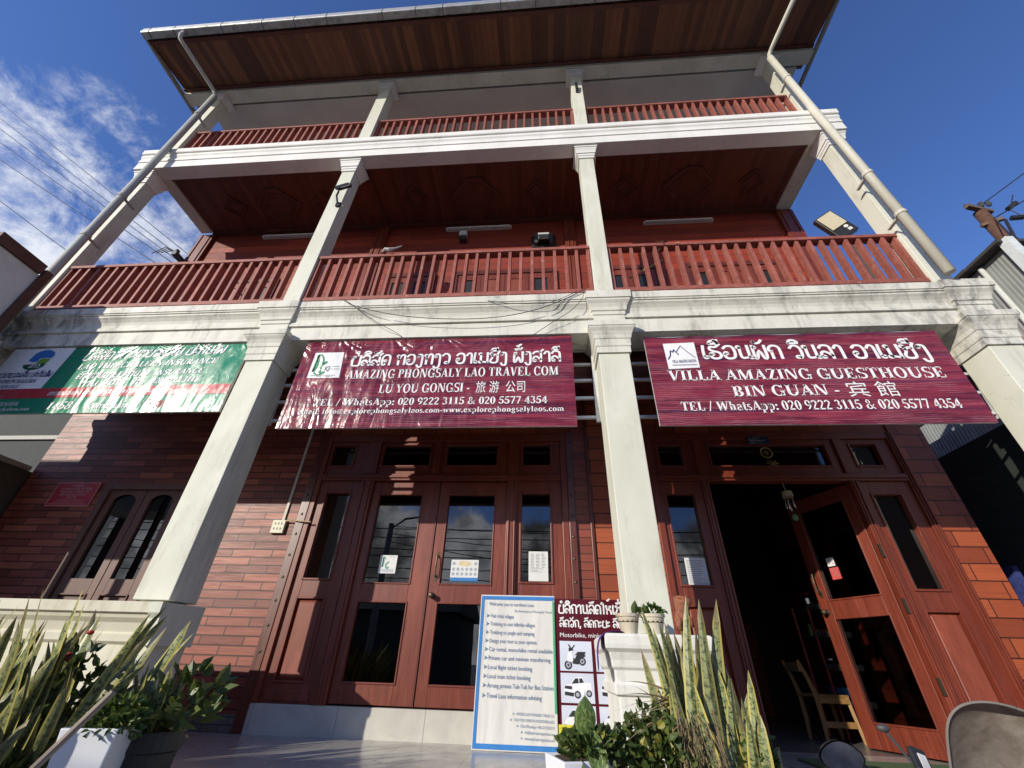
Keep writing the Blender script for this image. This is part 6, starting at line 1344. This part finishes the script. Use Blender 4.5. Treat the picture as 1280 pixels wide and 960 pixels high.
MB().box(-6.72, -6.64, 4.55, 4.77, 6.62, 6.70).build('arm', M_DGREY, IB); q = MB()
for k in range(4): q.tube([(-6.68, 4.6, 6.66), (-6.74 - .06 * k, 4.55, 6.74 + .03 * k), (-6.80 - .09 * k, 4.52, 6.62)], .008, 6); 
q.lathe(-6.7, 4.6, [(6.70, .02), (6.73, .04), (6.77, .04), (6.80, .015)], 10).build('wire_stub', M_DGREY, IB)
M_HOUSE = plain('dull_plaster', (.10, .095, .085), .85, var=.2, scale=2)
# houses and poles over the road, seen as reflections
for k, (x, y, w, d, h, rh, lab) in enumerate(((-9, -17, 9, 7, 2.6, 1.6, 'low house with a tiled gable roof over the road to the left'), (2.5, -16, 8, 7, 2.2, 1.4, 'low house with a tiled gable roof straight across the road'), (17, -15, 13, 7, 5.2, 2.4, 'taller house with a tiled gable roof over the road to the right'))):
    o = thing('house', lab, 'house', (x, y, -.8)); wo = MB().box(x - w / 2, x + w / 2, y - d / 2, y + d / 2, -.8, h).build('wall', M_HOUSE, o)
    MB().ext_x([(y - d / 2 - .5, h), (y + d / 2 + .5, h), (y, h + rh)], x - w / 2 - .4, x + w / 2 + .4).build('roof', MATS['dark_roof_tile'], o)
    MB().box(x - w / 2 + .8, x - w / 2 + 2.2, y + d / 2, y + d / 2 + .03, .3, 1.6).box(x + w / 2 - 2.4, x + w / 2 - 1.0, y + d / 2, y + d / 2 + .03, .3, 1.6).build('window', M_DGREY, o); MB().box(x - .5, x + .5, y + d / 2, y + d / 2 + .03, -.8, 1.3).build('door', M_BRN, o)
SP = thing('street_lamp', 'street lamp on a concrete pole over the road', 'street lamp', (-6.2, -7.5, -.8)); MB().tube([(-6.2, -7.5, -.8), (-6.2, -7.5, 5.2)], [.14, .10], 12).build('pole', plain('pole_concrete', (.3, .3, .28), .8), SP); MB().tube([(-6.2, -7.5, 5.0), (-5.6, -7.4, 5.35), (-4.9, -7.2, 5.4)], .04, 8).build('arm', M_DGREY, SP); MB().obox((-4.6, -7.15, 5.38), .7, .22, .10, (0, R(8), R(10))).build('lamp_head', M_DGREY, SP)
for k, (z, dz) in enumerate(((4.9, .2), (4.6, .1), (4.2, .0), (3.9, .1), (3.5, .0), (3.1, .1))): wire('street_wire', 'black wire strung along the far side of the road', (-22, -7.6, z + .4), (22, -7.4, z + dz), .25, .018, 'wires along the far side of the road')
for k in range(3): wire('street_wire', 'black wire running from the street lamp pole over the road', (-6.2, -7.5, 5.1 - .3 * k), (7 + 2 * k, -4.2, 4.2 - 1.1 * k), .2, .014, 'wires crossing the road')
